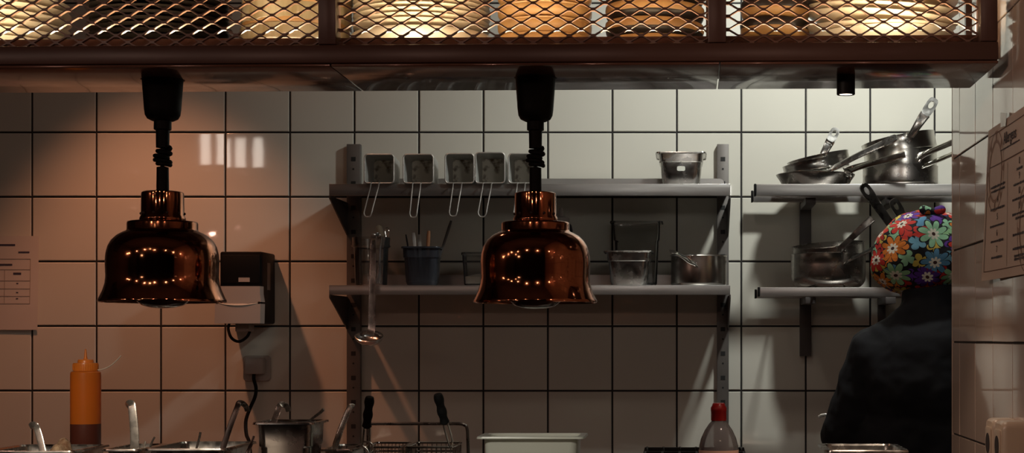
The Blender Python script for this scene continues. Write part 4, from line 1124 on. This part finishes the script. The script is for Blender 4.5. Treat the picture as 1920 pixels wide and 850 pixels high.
# orange squeeze bottle, standing on a lidded pan
Yo = 3.80; s = Yo/F; xo = XW(160.5, Yo)
zbase = ZW(872, Yo)
gn_pan('sauce_base_pan', 'low steel pan under the orange squeeze bottle', (xo, Yo), ZA, 56*s, 0.085, zbase-ZA-0.0040, group=gP)
t = Thing('pan_lid', 'flat steel lid under the orange squeeze bottle', 'lid', Vector((xo, Yo, zbase-0.0038)))
bm = BM(); loft(bm, [rrect(56*s, 0.085, 0.012, zbase-0.0036, (xo, Yo)), rrect(56*s, 0.085, 0.012, zbase-0.0006, (xo, Yo))]); t.part('lid_plate', bm, M['steel'])
t = Thing('squeeze_bottle', 'orange squeeze bottle half full of dark red sauce', 'bottle', Vector((xo, Yo, zbase)))
Z = lambda py: ZW(py, Yo)
zs = Z(795)
bm = BM(); lathe(bm, [(0.001, zbase), (26*s, zbase), (27.5*s, zbase+0.003), (27.5*s, zs)], (xo, Yo, 0), 56, True, False); t.part('sauce_fill', bm, M['sauce'], 'dark red sauce showing through the wall')
bm = BM(); lathe(bm, [(27.5*s, zs), (27.5*s, Z(705)), (27*s, Z(699)), (25*s, Z(697)), (21*s, Z(696)), (0.001, Z(696))], (xo, Yo, 0), 56, False, True); t.part('bottle_body', bm, M['orange'])
bm = BM(); lathe(bm, [(0.001, Z(695.8)), (22.5*s, Z(695.8)), (22.5*s, Z(683)), (22*s, Z(681)), (14.5*s, Z(680.5)), (14*s, Z(676)), (13*s, Z(674.5)), (4*s, Z(674)), (3*s, Z(672)), (1.6*s, Z(657)), (0.001, Z(655))], (xo, Yo, 0), 40); cp = t.part('nozzle_cap', bm, M['orange_cap'])
bm = BM()
for k in range(36):
    a = 2*PI*k/36; x, y = xo+22.6*s*math.cos(a), Yo+22.6*s*math.sin(a)
    tube(bm, [Vector((x, y, Z(694))), Vector((x, y, Z(683)))], 0.0006, 5)
t.part('grip_ridges', bm, M['orange_cap'], parent=cp)
bm = BM(); tube(bm, smooth_path([W(183, 694, Yo), W(192, 693, Yo), W(206, 687, Yo), W(220, 675, Yo), W(227, 667, Yo)], 6), [0.0014]*25, 6); t.part('cap_strap', bm, M['tape'], 'thin pale plastic strap')

# fryer with baskets and rail
t = Thing('deep_fryer', 'steel deep fryer under the black handled baskets', 'fryer', Vector((-0.643, 3.62, 0)))
bm = BM(); box(bm, (-0.772, 3.25, 0.0), (-0.515, 4.0, 0.80), 0.004); t.part('fryer_cabinet', bm, M['steel_brushed'])
bm = BM()
xa, xb, ya, yb2 = -0.772, -0.515, 3.25, 4.0
for q in (((xa, ya, 0.801), (xb, ya+0.012, 1.06)), ((xa, yb2-0.012, 0.801), (xb, yb2, 1.06)), ((xa, ya+0.0125, 0.801), (xa+0.010, yb2-0.0125, 1.06)), ((xb-0.010, ya+0.0125, 0.801), (xb, yb2-0.0125, 1.06))):
    box(bm, q[0], q[1], 0.002)
t.part('tank_wall', bm, M['steel_dark'])
for px, lab, grip, legs in ((686, 'fryer basket with black handle near the left shelf upright', [W(693, 748, 3.72), W(690, 776, 3.73), W(687.5, 803, 3.74)], [(W(683, 803, 3.74), W(680, 836, 3.76)), (W(693, 803, 3.74), W(692, 836, 3.76))]),
                            (840, 'fryer basket with tilted black handle left of the white container', [W(821.5, 743, 3.70), W(828, 770, 3.715), W(834.5, 795, 3.73)], [(W(832, 799, 3.735), W(842, 834, 3.76)), (W(839, 793, 3.735), W(848, 826, 3.76))])):
    c0 = legs[0][1]
    t = Thing('fryer_basket', lab, 'basket', Vector((c0.x, 3.78, 0.95)), 'fryer baskets')
    bm = BM(); P = smooth_path(grip, 8); n = len(P)
    d_ = (P[0]-P[1]).normalized()
    P = [P[0]+d_*0.006, P[0]+d_*0.004]+P
    r_ = [0.004, 0.009]+[0.0105+0.0012*math.sin(i*0.9) for i in range(n)]; r_[-1] = 0.007
    tube(bm, P, r_, 14); t.part('grip', bm, M['black_rubber'], 'black grip')
    bm = BM()
    wl = [grip[-1].lerp(legs[0][0], 0.8)]+[legs[0][0], legs[0][1]]
    e0, e1 = legs[0][1], legs[1][1]
    tube(bm, smooth_path([grip[-1]+(legs[0][0]-grip[-1])*0.5+Vector((0, 0, 0.012)), legs[0][0], e0, (e0+e1)/2+Vector((0, 0, -0.006)), e1, legs[1][0], grip[-1]+(legs[1][0]-grip[-1])*0.5+Vector((0, 0, 0.012))], 6), 0.0022, 8)
    t.part('handle_wire', bm, M['chrome'])
    # rim wire + wire mesh body
    if px < 700: x0_, x1_ = c0.x-0.001, c0.x+0.085
    else: x0_, x1_ = c0.x-0.105, c0.x+0.006
    zr = ZW(839, 3.77); y0_, y1_ = 3.77, 3.93; zbt = 0.955
    bm = BM(); q = [Vector((p.x+(x0_+x1_)/2, p.y+(y0_+y1_)/2, zr)) for p in rrect(x1_-x0_, y1_-y0_, 0.012, 0)]
    tube(bm, q+[q[0], q[1]], 0.0026, 8)
    q2 = [Vector((p.x, p.y, zr-0.02)) for p in q]; tube(bm, q2+[q2[0], q2[1]], 0.0016, 6)
    c1 = (x0_+c0.x*0+x0_+0.02) if px < 700 else x1_-0.02
    tube(bm, smooth_path([legs[0][1]+Vector((0, 0.0, 0)), Vector((legs[0][1].x, 3.765, zr+0.004)), Vector((legs[0][1].x, 3.77, zr))], 4), 0.0024, 8)
    tube(bm, smooth_path([legs[1][1]+Vector((0, 0.0, 0)), Vector((legs[1][1].x-0.002, 3.765, zr+0.002)), Vector((min(legs[1][1].x, x1_-0.004), 3.77, zr))], 4), 0.0024, 8)
    t.part('rim_wire', bm, M['chrome'])
    bm = BM()
    k = 9
    for i in range(k+1):
        x = x0_+0.004+(x1_-x0_-0.008)*i/k
        tube(bm, [Vector((x, y0_, zr)), Vector((x, y0_+0.01, zbt)), Vector((x, y1_-0.01, zbt)), Vector((x, y1_, zr))], 0.0009, 5)
    for i in range(12):
        y = y0_+0.01+(y1_-y0_-0.02)*i/11
        tube(bm, [Vector((x0_, y, zr)), Vector((x0_+0.004, y, zbt)), Vector((x1_-0.004, y, zbt)), Vector((x1_, y, zr))], 0.0009, 5)
    for i in range(1, 9):
        z = zr-(zr-zbt)*i/9
        q3 = [Vector((p.x, p.y, z)) for p in q]; tube(bm, q3+[q3[0], q3[1]], 0.0009, 5)
    t.part('wire_mesh', bm, M['steel_dark'])
yr = 3.985
bm = BM(); tube(bm, [Vector((W(690, 880, yr).x, yr, 1.0605)), W(690, 806, yr)]+smooth_path([W(690, 800, yr), W(693, 796, yr), W(700, 795, yr)], 5)+[W(860, 795, yr)]+smooth_path([W(868, 796, yr), W(874, 800, yr), W(876.5, 808, yr)], 5)+[Vector((W(878, 850, yr).x, yr, ZW(850, yr))), Vector((W(878, 850, yr).x, yr, 1.0605))], 0.0040, 10)
single('basket_rail', bm, M['steel_dark'], 'bent steel rod rail standing behind the fryer baskets', 'rail', Vector((W(784, 795, yr).x, yr, 1.0605)))
bm = BM(); tube(bm, smooth_path([W(668, 838, 3.70), W(676, 836, 3.70), W(683, 840, 3.70), W(690, 850, 3.70), W(692, 880, 3.70), Vector((XW(692, 3.70), 3.70, 0.96))], 6), 0.0028, 8)
tube(bm, smooth_path([W(681, 829, 3.735), W(690, 829.5, 3.735), W(697, 834, 3.735), W(698, 846, 3.735), W(690, 852, 3.72)], 6), 0.0022, 8)
single('basket_hook', bm, M['chrome'], 'bent chrome wire hook left of the fryer baskets', 'hook', Vector((XW(692, 3.70), 3.70, 0.96)))

# white container
Yw = 3.80; s = Yw/F
zrm = ZW(820, Yw)
gn_pan('white_container', 'white plastic food container on the cooking counter below the right lamp', (XW(993.5, Yw), Yw+0.085), ZB_, 203*s, 0.165, zrm-ZB_, lip=0.016, taper=0.012, m=M['milky_plastic'], cat='container', thick=0.003)

# stove grate
t = Thing('gas_hob', 'black cast iron pan support between white container and water bottle', 'hob', Vector((0, 3.78, ZB_)))
bm = BM(); box(bm, (-0.115, 3.58, ZB_+0.0005), (0.145, 3.97, ZB_+0.075), 0.004); t.part('hob_body', bm, M['steel_dark'])
zg = ZW(846, 3.80)
bm = BM()
for x in (-0.10, -0.06, -0.02, 0.02, 0.055, 0.095, 0.13):
    box(bm, (x-0.003, 3.66, zg-0.010), (x+0.003, 3.95, zg), 0.001)
    lathe(bm, [(0.001, zg-0.001), (0.004, zg-0.001), (0.002, zg+0.008), (0.001, zg+0.0085)], (x, 3.80, 0), 8)
for y in (3.66, 3.80, 3.94): box(bm, (-0.105, y-0.004, zg-0.012), (0.135, y+0.004, zg-0.001), 0.001)
for x in (-0.10, 0.13):
    for y in (3.66, 3.94): box(bm, (x-0.004, y-0.004, ZB_+0.074), (x+0.004, y+0.004, zg-0.002))
t.part('pan_support', bm, M['iron'])

# water bottle
Yw = 3.38; s = Yw/F; xw = XW(1347.5, Yw); Z = lambda py: ZW(py, Yw)
t = Thing('water_bottle', 'clear plastic water bottle with red cap in front of the hob', 'bottle', Vector((xw, Yw, ZB_)))
bm = BM(); lathe(bm, [(0.001, ZB_+0.006), (22*s, ZB_+0.001), (33*s, ZB_+0.002), (37*s, ZB_+0.012), (37*s, Z(844)), (36.5*s, Z(836)), (33*s, Z(822)), (26*s, Z(807)), (18*s, Z(795)), (14*s, Z(791)), (12.5*s, Z(788)), (12.5*s, Z(770))], (xw, Yw, 0), 56, True, False); t.part('bottle_body', bm, M['pet'])
bm = BM(); lathe(bm, [(37.4*s, Z(900)), (37.6*s, Z(899)), (37.6*s, Z(844)), (37.4*s, Z(843.5))], (xw, Yw, 0), 56, False, False); t.part('label', bm, M['water_label'], 'peach paper label')
bm = BM(); lathe(bm, [(13*s, Z(789)), (14.5*s, Z(789)), (14.5*s, Z(772)), (15*s, Z(771)), (14.8*s, Z(765)), (12.5*s, Z(761)), (11*s, Z(757)), (9.5*s, Z(756)), (0.001, Z(756))], (xw, Yw, 0), 40, False, True); t.part('cap', bm, M['red_cap'])

# gn pan at the lower right + chrome piece
Yt2 = 3.30
zt_ = ZW(845, Yt2)
gn_pan('steel_pan', 'rectangular steel pan with bright rim in front of the person', (XW(1629, Yt2)-0.002, Yt2+0.11), ZB_, 157*Yt2/F, 0.215, zt_-ZB_, lip=0.012)
bm = BM(); ribbon(bm, smooth_path([W(1535, 783, 4.55), W(1541, 779.5, 4.55), W(1552, 779, 4.55), W(1565, 784, 4.55), W(1576, 810, 4.55), W(1582, 860, 4.55), Vector((XW(1583, 4.55), 4.55, 0.903))], 6), 0.009, 0.006, (0, -1, 0))
single('hooked_spoon', bm, M['tool_steel'], 'chrome hook tip peeking out left of the person', 'utensil', Vector((XW(1583, 4.55), 4.55, 0.903)))

# ------------------------------------------------------------------ the person
YPn = 4.17
xc_ = XW(1740, YPn)
root = Thing('person', 'person with floral cap and dark jacket working with their back turned', 'person', Vector((xc_, YPn, 0)))
def fuse(bm, name, m, vox, smooth_it=6, parent=None, disp=0.0):
    o = root.part(name, bm, m, parent=parent)
    md = o.modifiers.new('Remesh', 'REMESH'); md.mode = 'VOXEL'; md.voxel_size = vox; md.use_smooth_shade = True
    sm = o.modifiers.new('Smooth', 'SMOOTH'); sm.iterations = smooth_it; sm.factor = 0.5
    if disp:
        tx = bpy.data.textures.new(name+'_folds', 'CLOUDS'); tx.noise_scale = 0.085; tx.noise_depth = 2
        dm = o.modifiers.new('Folds', 'DISPLACE'); dm.texture = tx; dm.strength = disp; dm.mid_level = 0.5; dm.texture_coords = 'LOCAL'
    return o
hc = Vector((XW(1728, 4.19), 4.22, ZW(482, 4.19)))          # head centre
neck0 = Vector((xc_+0.005, YPn+0.0, 1.40)); 
sh_l = Vector((XW(1632, YPn), YPn, ZW(668, YPn))); sh_r = Vector((xc_+(xc_-sh_l.x)+0.02, YPn+0.02, sh_l.z+0.01))
el_l = Vector((XW(1592, YPn), YPn+0.04, ZW(812, YPn))); el_r = Vector((sh_r.x+0.05, YPn+0.04, el_l.z))
wr_l = Vector((xc_-0.09, YPn+0.30, 1.02)); wr_r = Vector((xc_+0.13, YPn+0.30, 1.02))
hipc = Vector((xc_, YPn+0.02, 0.95))
# body (skin) - one continuous surface
bm = BM()
ball(bm, hc, 1, 32, (0.075, 0.095, 0.112))
ball(bm, hc+Vector((0, 0.04, -0.06)), 1, 24, (0.058, 0.066, 0.065))
capsule(bm, hc+Vector((0, 0.095, -0.002)), hc+Vector((0, 0.112, -0.022)), 0.009, 0.014)          # nose
for sx in (-1, 1):
    ball(bm, hc+Vector((sx*0.078, 0.0, -0.01)), 1, 12, (0.010, 0.020, 0.032))                        # ears
    ball(bm, hc+Vector((sx*0.032, 0.082, 0.004)), 0.013, 10)
capsule(bm, hc+Vector((-0.022, 0.088, -0.060)), hc+Vector((0.022, 0.088, -0.060)), 0.009, 0.009)   # lips
capsule(bm, hc+Vector((0, -0.02, -0.06)), neck0+Vector((0, -0.005, 0)), 0.055, 0.062)
ball(bm, (xc_, YPn, 1.27), 1, 24, (0.165, 0.105, 0.17)); ball(bm, (xc_, YPn+0.01, 1.08), 1, 24, (0.145, 0.10, 0.15)); ball(bm, hipc, 1, 24, (0.165, 0.115, 0.12))
for s_, e_, w_ in ((sh_l, el_l, wr_l), (sh_r, el_r, wr_r)):
    capsule(bm, neck0+Vector((0, 0, -0.05)), s_, 0.05, 0.05); capsule(bm, s_, e_, 0.048, 0.038); capsule(bm, e_, w_, 0.038, 0.026)
    d = (w_-e_).normalized(); side = Vector((1, 0, 0)); sgn = 1 if s_ is sh_l else -1
    side = (side-d*side.dot(d)).normalized(); dn = d.cross(side); dn = dn if dn.z < 0 else -dn
    pc = w_+d*0.045
    capsule(bm, w_, pc, 0.026, 0.028)
    for q in (-0.024, -0.008, 0.008, 0.024): capsule(bm, w_+d*0.02+side*q*0.6, w_+d*0.085+side*q, 0.014, 0.0115)
    for q, ln in ((-0.026, 0.062), (-0.009, 0.074), (0.009, 0.079), (0.026, 0.070)):
        q = q*sgn
        a = w_+d*0.085+side*q; b = a+(d*0.8+dn*0.6)*ln*0.45; c2 = b+(d*0.25+dn*0.97)*ln*0.32; d2 = c2+(dn*0.9-d*0.35)*ln*0.25
        capsule(bm, a, b, 0.0098, 0.0088); capsule(bm, b, c2, 0.0088, 0.008); capsule(bm, c2, d2, 0.008, 0.007)
    th0 = w_+d*0.025+side*sgn*0.022; th1 = th0+(d*0.6+side*sgn*0.7+dn*0.3)*0.042; th2 = th1+(d*0.9+dn*0.5)*0.034
    capsule(bm, th0, th1, 0.013, 0.0105); capsule(bm, th1, th2, 0.0105, 0.0085)
for sx in (-1, 1):
    hp, kn, an = Vector((xc_+sx*0.09, YPn+0.02, 0.90)), Vector((xc_+sx*0.105, YPn+0.01, 0.50)), Vector((xc_+sx*0.11, YPn-0.02, 0.09))
    capsule(bm, hp, kn, 0.082, 0.055); capsule(bm, kn, an, 0.055, 0.038); capsule(bm, an, an+Vector((sx*0.02, 0.13, -0.045)), 0.036, 0.028)
fuse(bm, 'body', M['skin'], 0.0045, 3)
# jacket
bm = BM()
ball(bm, (xc_+0.003, YPn-0.012, 1.29), 1, 28, (0.190, 0.138, 0.180)); ball(bm, (xc_, YPn-0.004, 1.12), 1, 28, (0.186, 0.135, 0.20)); ball(bm, (xc_, YPn, 0.92), 1, 28, (0.196, 0.145, 0.15))
capsule(bm, hc+Vector((0.010, -0.035, -0.085)), neck0+Vector((0, -0.02, -0.03)), 0.066, 0.085)
capsule(bm, neck0+Vector((-0.01, -0.02, 0.0)), sh_l+Vector((0.045, -0.012, 0.030)), 0.072, 0.062); capsule(bm, neck0+Vector((0.01, -0.02, 0.0)), sh_r+Vector((-0.03, -0.01, 0.02)), 0.072, 0.066)
for s_, e_, w_ in ((sh_l, el_l, wr_l), (sh_r, el_r, wr_r)):
    capsule(bm, s_+Vector((0.012 if s_ is sh_l else -0.012, 0, 0.0)), e_, 0.073, 0.068); capsule(bm, e_, w_-(w_-e_).normalized()*0.035, 0.064, 0.040)
capsule(bm, W(1722, 590, YPn-0.01), W(1660, 642, YPn), 0.055, 0.05)
fuse(bm, 'jacket', M['jacket'], 0.007, 5, disp=0.024)
# trousers and shoes
bm = BM()
ball(bm, (xc_, YPn+0.015, 0.88), 1, 24, (0.172, 0.128, 0.13))
for sx in (-1, 1):
    hp, kn, an = Vector((xc_+sx*0.09, YPn+0.02, 0.87)), Vector((xc_+sx*0.105, YPn+0.01, 0.50)), Vector((xc_+sx*0.11, YPn-0.02, 0.10))
    capsule(bm, hp, kn, 0.096, 0.072); capsule(bm, kn, an, 0.072, 0.058)
fuse(bm, 'trousers', M['trousers'], 0.008, 5)
for sx in (-1, 1):
    bm = BM(); an = Vector((xc_+sx*0.11, YPn-0.02, 0.06))
    capsule(bm, an+Vector((0, -0.03, -0.012)), an+Vector((sx*0.02, 0.15, -0.020)), 0.047, 0.042); 
    for v in bm.verts: v.co.z = max(v.co.z, 0.001)
    capsule(bm, an+Vector((0, -0.01, -0.005)), an+Vector((0, -0.01, 0.045)), 0.045, 0.045)
    fuse(bm, 'shoe', M['shoe'], 0.005, 3)
# cap: lumpy gathered bonnet
bm = BM()
cc = Vector((XW(1731, 4.19), 4.20, ZW(481, 4.19)))
nu, nv = 96, 64
RX_, RY_, RZ_ = 0.133, 0.130, 0.122
def cap_pt(i, j):
    u = 2*PI*i/nu; v = PI*j/nv                        # v from the crown down
    dx, dy, dz = math.sin(v)*math.sin(u), -math.sin(v)*math.cos(u), math.cos(v)
    k = 1.0
    k += 0.030*math.sin(3*u+1.2+2*v)*math.sin(v)+0.022*math.sin(7*u+3*v)*math.sin(v)**2+0.016*math.sin(13*u-4*v+0.6)*math.sin(v)**2+0.014*math.sin(9*v+2*u)
    if dz < -0.2: k *= 1-0.20*((-dz-0.2)/0.8)**1.5    # gathers towards the nape
    x, y, z = dx*RX_*k, dy*RY_*k, dz*RZ_*k
    if dz > 0: z = RZ_*k*(dz**0.86)
    x += 0.012*max(0, dz); x -= -0.022*min(0, dz)     # crown sits a little to the right, nape too
    z -= 0.10*max(0, x)*0
    return cc+Vector((x, y, z)), u, v
grid = []
for j in range(nv+1):
    row = []
    for i in range(nu+1):
        p, u, v = cap_pt(i % nu, j)
        row.append((p, u, v))
    grid.append(row)
uvl = bm.loops.layers.uv.new('UVMap')
vg = [[bm.verts.new(grid[j][i][0]) for i in range(nu)] for j in range(nv+1)]
jmax = int(nv*0.90)
for j in range(jmax):
    for i in range(nu):
        i2 = (i+1) % nu
        try: f = bm.faces.new((vg[j][i], vg[j][i2], vg[j+1][i2], vg[j+1][i]))
        except ValueError: continue
        for lp, (a, b) in zip(f.loops, ((i, j), (i+1, j), (i+1, j+1), (i, j+1))):
            uu = 2*PI*a/nu; uu = uu-2*PI if uu > PI else uu
            if i == nu//2 - 0 and a > nu//2: uu = -PI
            vv = PI*b/nv
            # back-of-head map: azimuthal about the point facing backwards (keeps print size even where it shows)
            P = grid[b][a % nu][0]-cc
            q = Vector((P.x/RX_, P.y/RY_, P.z/RZ_)); q.normalize()
            ang = math.acos(max(-1, min(1, -q.y))); rad = math.hypot(q.x, q.z) or 1e-6
            lp[uvl].uv = (0.5+ang*0.128*q.x/rad, 0.5+ang*0.128*q.z/rad)
loose = [v for v in bm.verts if not v.link_faces]
bmesh.ops.delete(bm, geom=loose, context='VERTS')
cap = root.part('cap', bm, M['floral'], 'bright floral print cap', angle=180)
# knot bow at the crown of the cap
bm = BM(); kp = W(1748, 397, 4.13)
for a in (-1, 1):
    capsule(bm, kp, kp+Vector((a*0.022, -0.004, 0.004)), 0.008, 0.012)
uvl = bm.loops.layers.uv.new('UVMap')
for f in bm.faces:
    for lp in f.loops: lp[uvl].uv = (lp.vert.co.x+0.31, lp.vert.co.z)
root.part('cap_knot', bm, M['floral'], parent=cap)

# ------------------------------------------------------------------ lights
def aim(o, target):
    o.rotation_euler = (Vector(target)-o.location).to_track_quat('-Z', 'Y').to_euler()
def area(name, loc, target, size, power, col, shape='DISK', sy=None):
    d = bpy.data.lights.new(name, 'AREA'); d.shape = shape; d.size = size
    if sy: d.size_y = sy
    d.energy = power; d.color = col
    o = bpy.data.objects.new(name, d); C.objects.link(o); o.location = loc; aim(o, target); return o
def spot(name, loc, target, power, col, deg, blend=0.5, rad=0.03):
    d = bpy.data.lights.new(name, 'SPOT'); d.energy = power; d.color = col; d.spot_size = math.radians(deg); d.spot_blend = blend; d.shadow_soft_size = rad
    o = bpy.data.objects.new(name, d); C.objects.link(o); o.location = loc; aim(o, target); return o
def point(name, loc, power, col, rad):
    d = bpy.data.lights.new(name, 'POINT'); d.energy = power; d.color = col; d.shadow_soft_size = rad
    o = bpy.data.objects.new(name, d); C.objects.link(o); o.location = loc; return o

spot('kitchen_ceiling_spot', (0.52, 4.02, 2.80), (0.40, 5.0, 2.05), 72, (0.97, 1.0, 0.94), 127, 0.95, 0.06)
area('added_pass_top_fill', (-0.1, 3.62, 2.80), (-0.1, 3.62, 0), 0.15, 1.6, (1.0, 0.85, 0.70))  # added fill above the pass, brightens the white container and pan rims
spot('added_pass_fill', (-1.30, 1.0, 2.60), (-1.27, 3.60, 1.17), 150, (1.0, 0.80, 0.60), 15, 0.6, 0.03)  # added fill on the squeeze bottle and utensil handles
spot('added_pass_fill', (-1.20, 1.0, 2.60), (-0.38, 3.78, 1.12), 200, (1.0, 0.97, 0.84), 7.5, 0.5, 0.03)  # added narrow fill aimed at the white container
spot('added_pass_fill', (0.42, 1.0, 2.60), (0.27, 3.36, 1.13), 60, (1.0, 0.76, 0.56), 9, 0.6, 0.03)  # added fill for the water bottle and the bright pan rim
spot('added_side_wall_fill', (-1.5, 1.3, 2.10), (0.579, 2.86, 1.50), 42, (1.0, 0.74, 0.58), 34, 0.7, 0.04)  # added warm fill that lifts the poster and side wall
area('kitchen_warm_lamp', (-1.15, 4.15, 2.80), (-1.15, 4.3, 0), 0.12, 0.7, (1.0, 0.52, 0.34))
spot('warm_ceiling_spot', (-1.70, 4.42, 2.82), (-1.62, 4.64, 1.4), 45, (1.0, 0.385, 0.195), 68, 0.65, 0.03)
for xa_, xb_ in ((-1.40, -0.68), (-0.61, 0.025), (0.085, 0.515)):
    xm = (xa_+xb_)/2
    for yy, pw, tilt in ((2.9565, 3.2, 205), (2.962, 0.5, 145)):
        o = area('cabinet_strip_lamp', (xm, yy, zb(xm)+0.0515), (xm, 3.02, zb(xm)+0.15), xb_-xa_, pw*(xb_-xa_), (1.0, 0.76, 0.47), 'RECTANGLE', 0.005)
        o.rotation_euler = (math.radians(tilt), -math.atan(RISE), 0)
for px, pw in ((-10, 0.45), (772, 0.50), (1680, 0.50)):
    x = XW(px, 2.98)
    spot('cabinet_lamp', (x, 2.964, zb(x)+0.055), (x, 3.05, zb(x)+0.11), pw, (1.0, 0.80, 0.52), 150, 0.5, 0.006)
for x, pw in ((0.72, 2.2), (0.02, 1.0)):
    area('added_pot_streak_fill', (x, 3.24, H+0.60), (x, 5.0, H+0.50), 0.30, pw, (1.0, 0.97, 0.90), 'RECTANGLE', 0.10)  # unseen panels added so pots and pans reflect bright streaks
spot('soffit_spot', SPOT, SPOT+Vector((0, 0.05, -1)), 5, (1.0, 0.78, 0.6), 80, 0.5, 0.012)
# dining room bulbs behind the viewer
for i, (x, y, dz) in enumerate(((-2.75, 1.9, 0.63), (-2.36, 2.05, 0.545), (-2.2, 2.05, 0.55), (-1.78, 1.9, 0.62), (-1.33, 2.0, 0.63), (-0.95, 1.95, 0.62), (-0.52, 2.0, 0.63), (-0.10, 1.95, 0.62), (0.42, 2.0, 0.63))):
    point('dining_bulb', (x, y, H+dz), 0.9, (1.0, 0.58, 0.44), 0.014)
for x in (-3.934, -3.804, -3.687, -3.544):
    area('dining_window', (x, -3.1, H+1.545), (x+0.95, 5, H+0.6), 0.074, 0.7, (1.0, 0.88, 0.76), 'RECTANGLE', 0.27)

w = bpy.data.worlds.new('dim_room'); bpy.context.scene.world = w; w.use_nodes = True
w.node_tree.nodes['Background'].inputs['Color'].default_value = (0.050, 0.024, 0.019, 1)
w.node_tree.nodes['Background'].inputs['Strength'].default_value = 1.5

# ------------------------------------------------------------------ camera and view
cam = bpy.data.cameras.new('camera'); co = bpy.data.objects.new('camera', cam); C.objects.link(co)
co.location = (0, 0, H); co.rotation_euler = (PI/2, 0, 0)
cam.sensor_width = 36; cam.sensor_fit = 'HORIZONTAL'; cam.lens = F*36/1920
cam.shift_x = -(CX-960)/1920.0; cam.shift_y = (CY-425)/1920.0
cam.clip_start = 0.02
sc = bpy.context.scene; sc.camera = co
vs_ = sc.view_settings; vs_.view_transform = 'Standard'; vs_.look = 'None'; vs_.exposure = 0.0; vs_.gamma = 1.0
try: vs_.use_curve_mapping = False
except Exception: pass
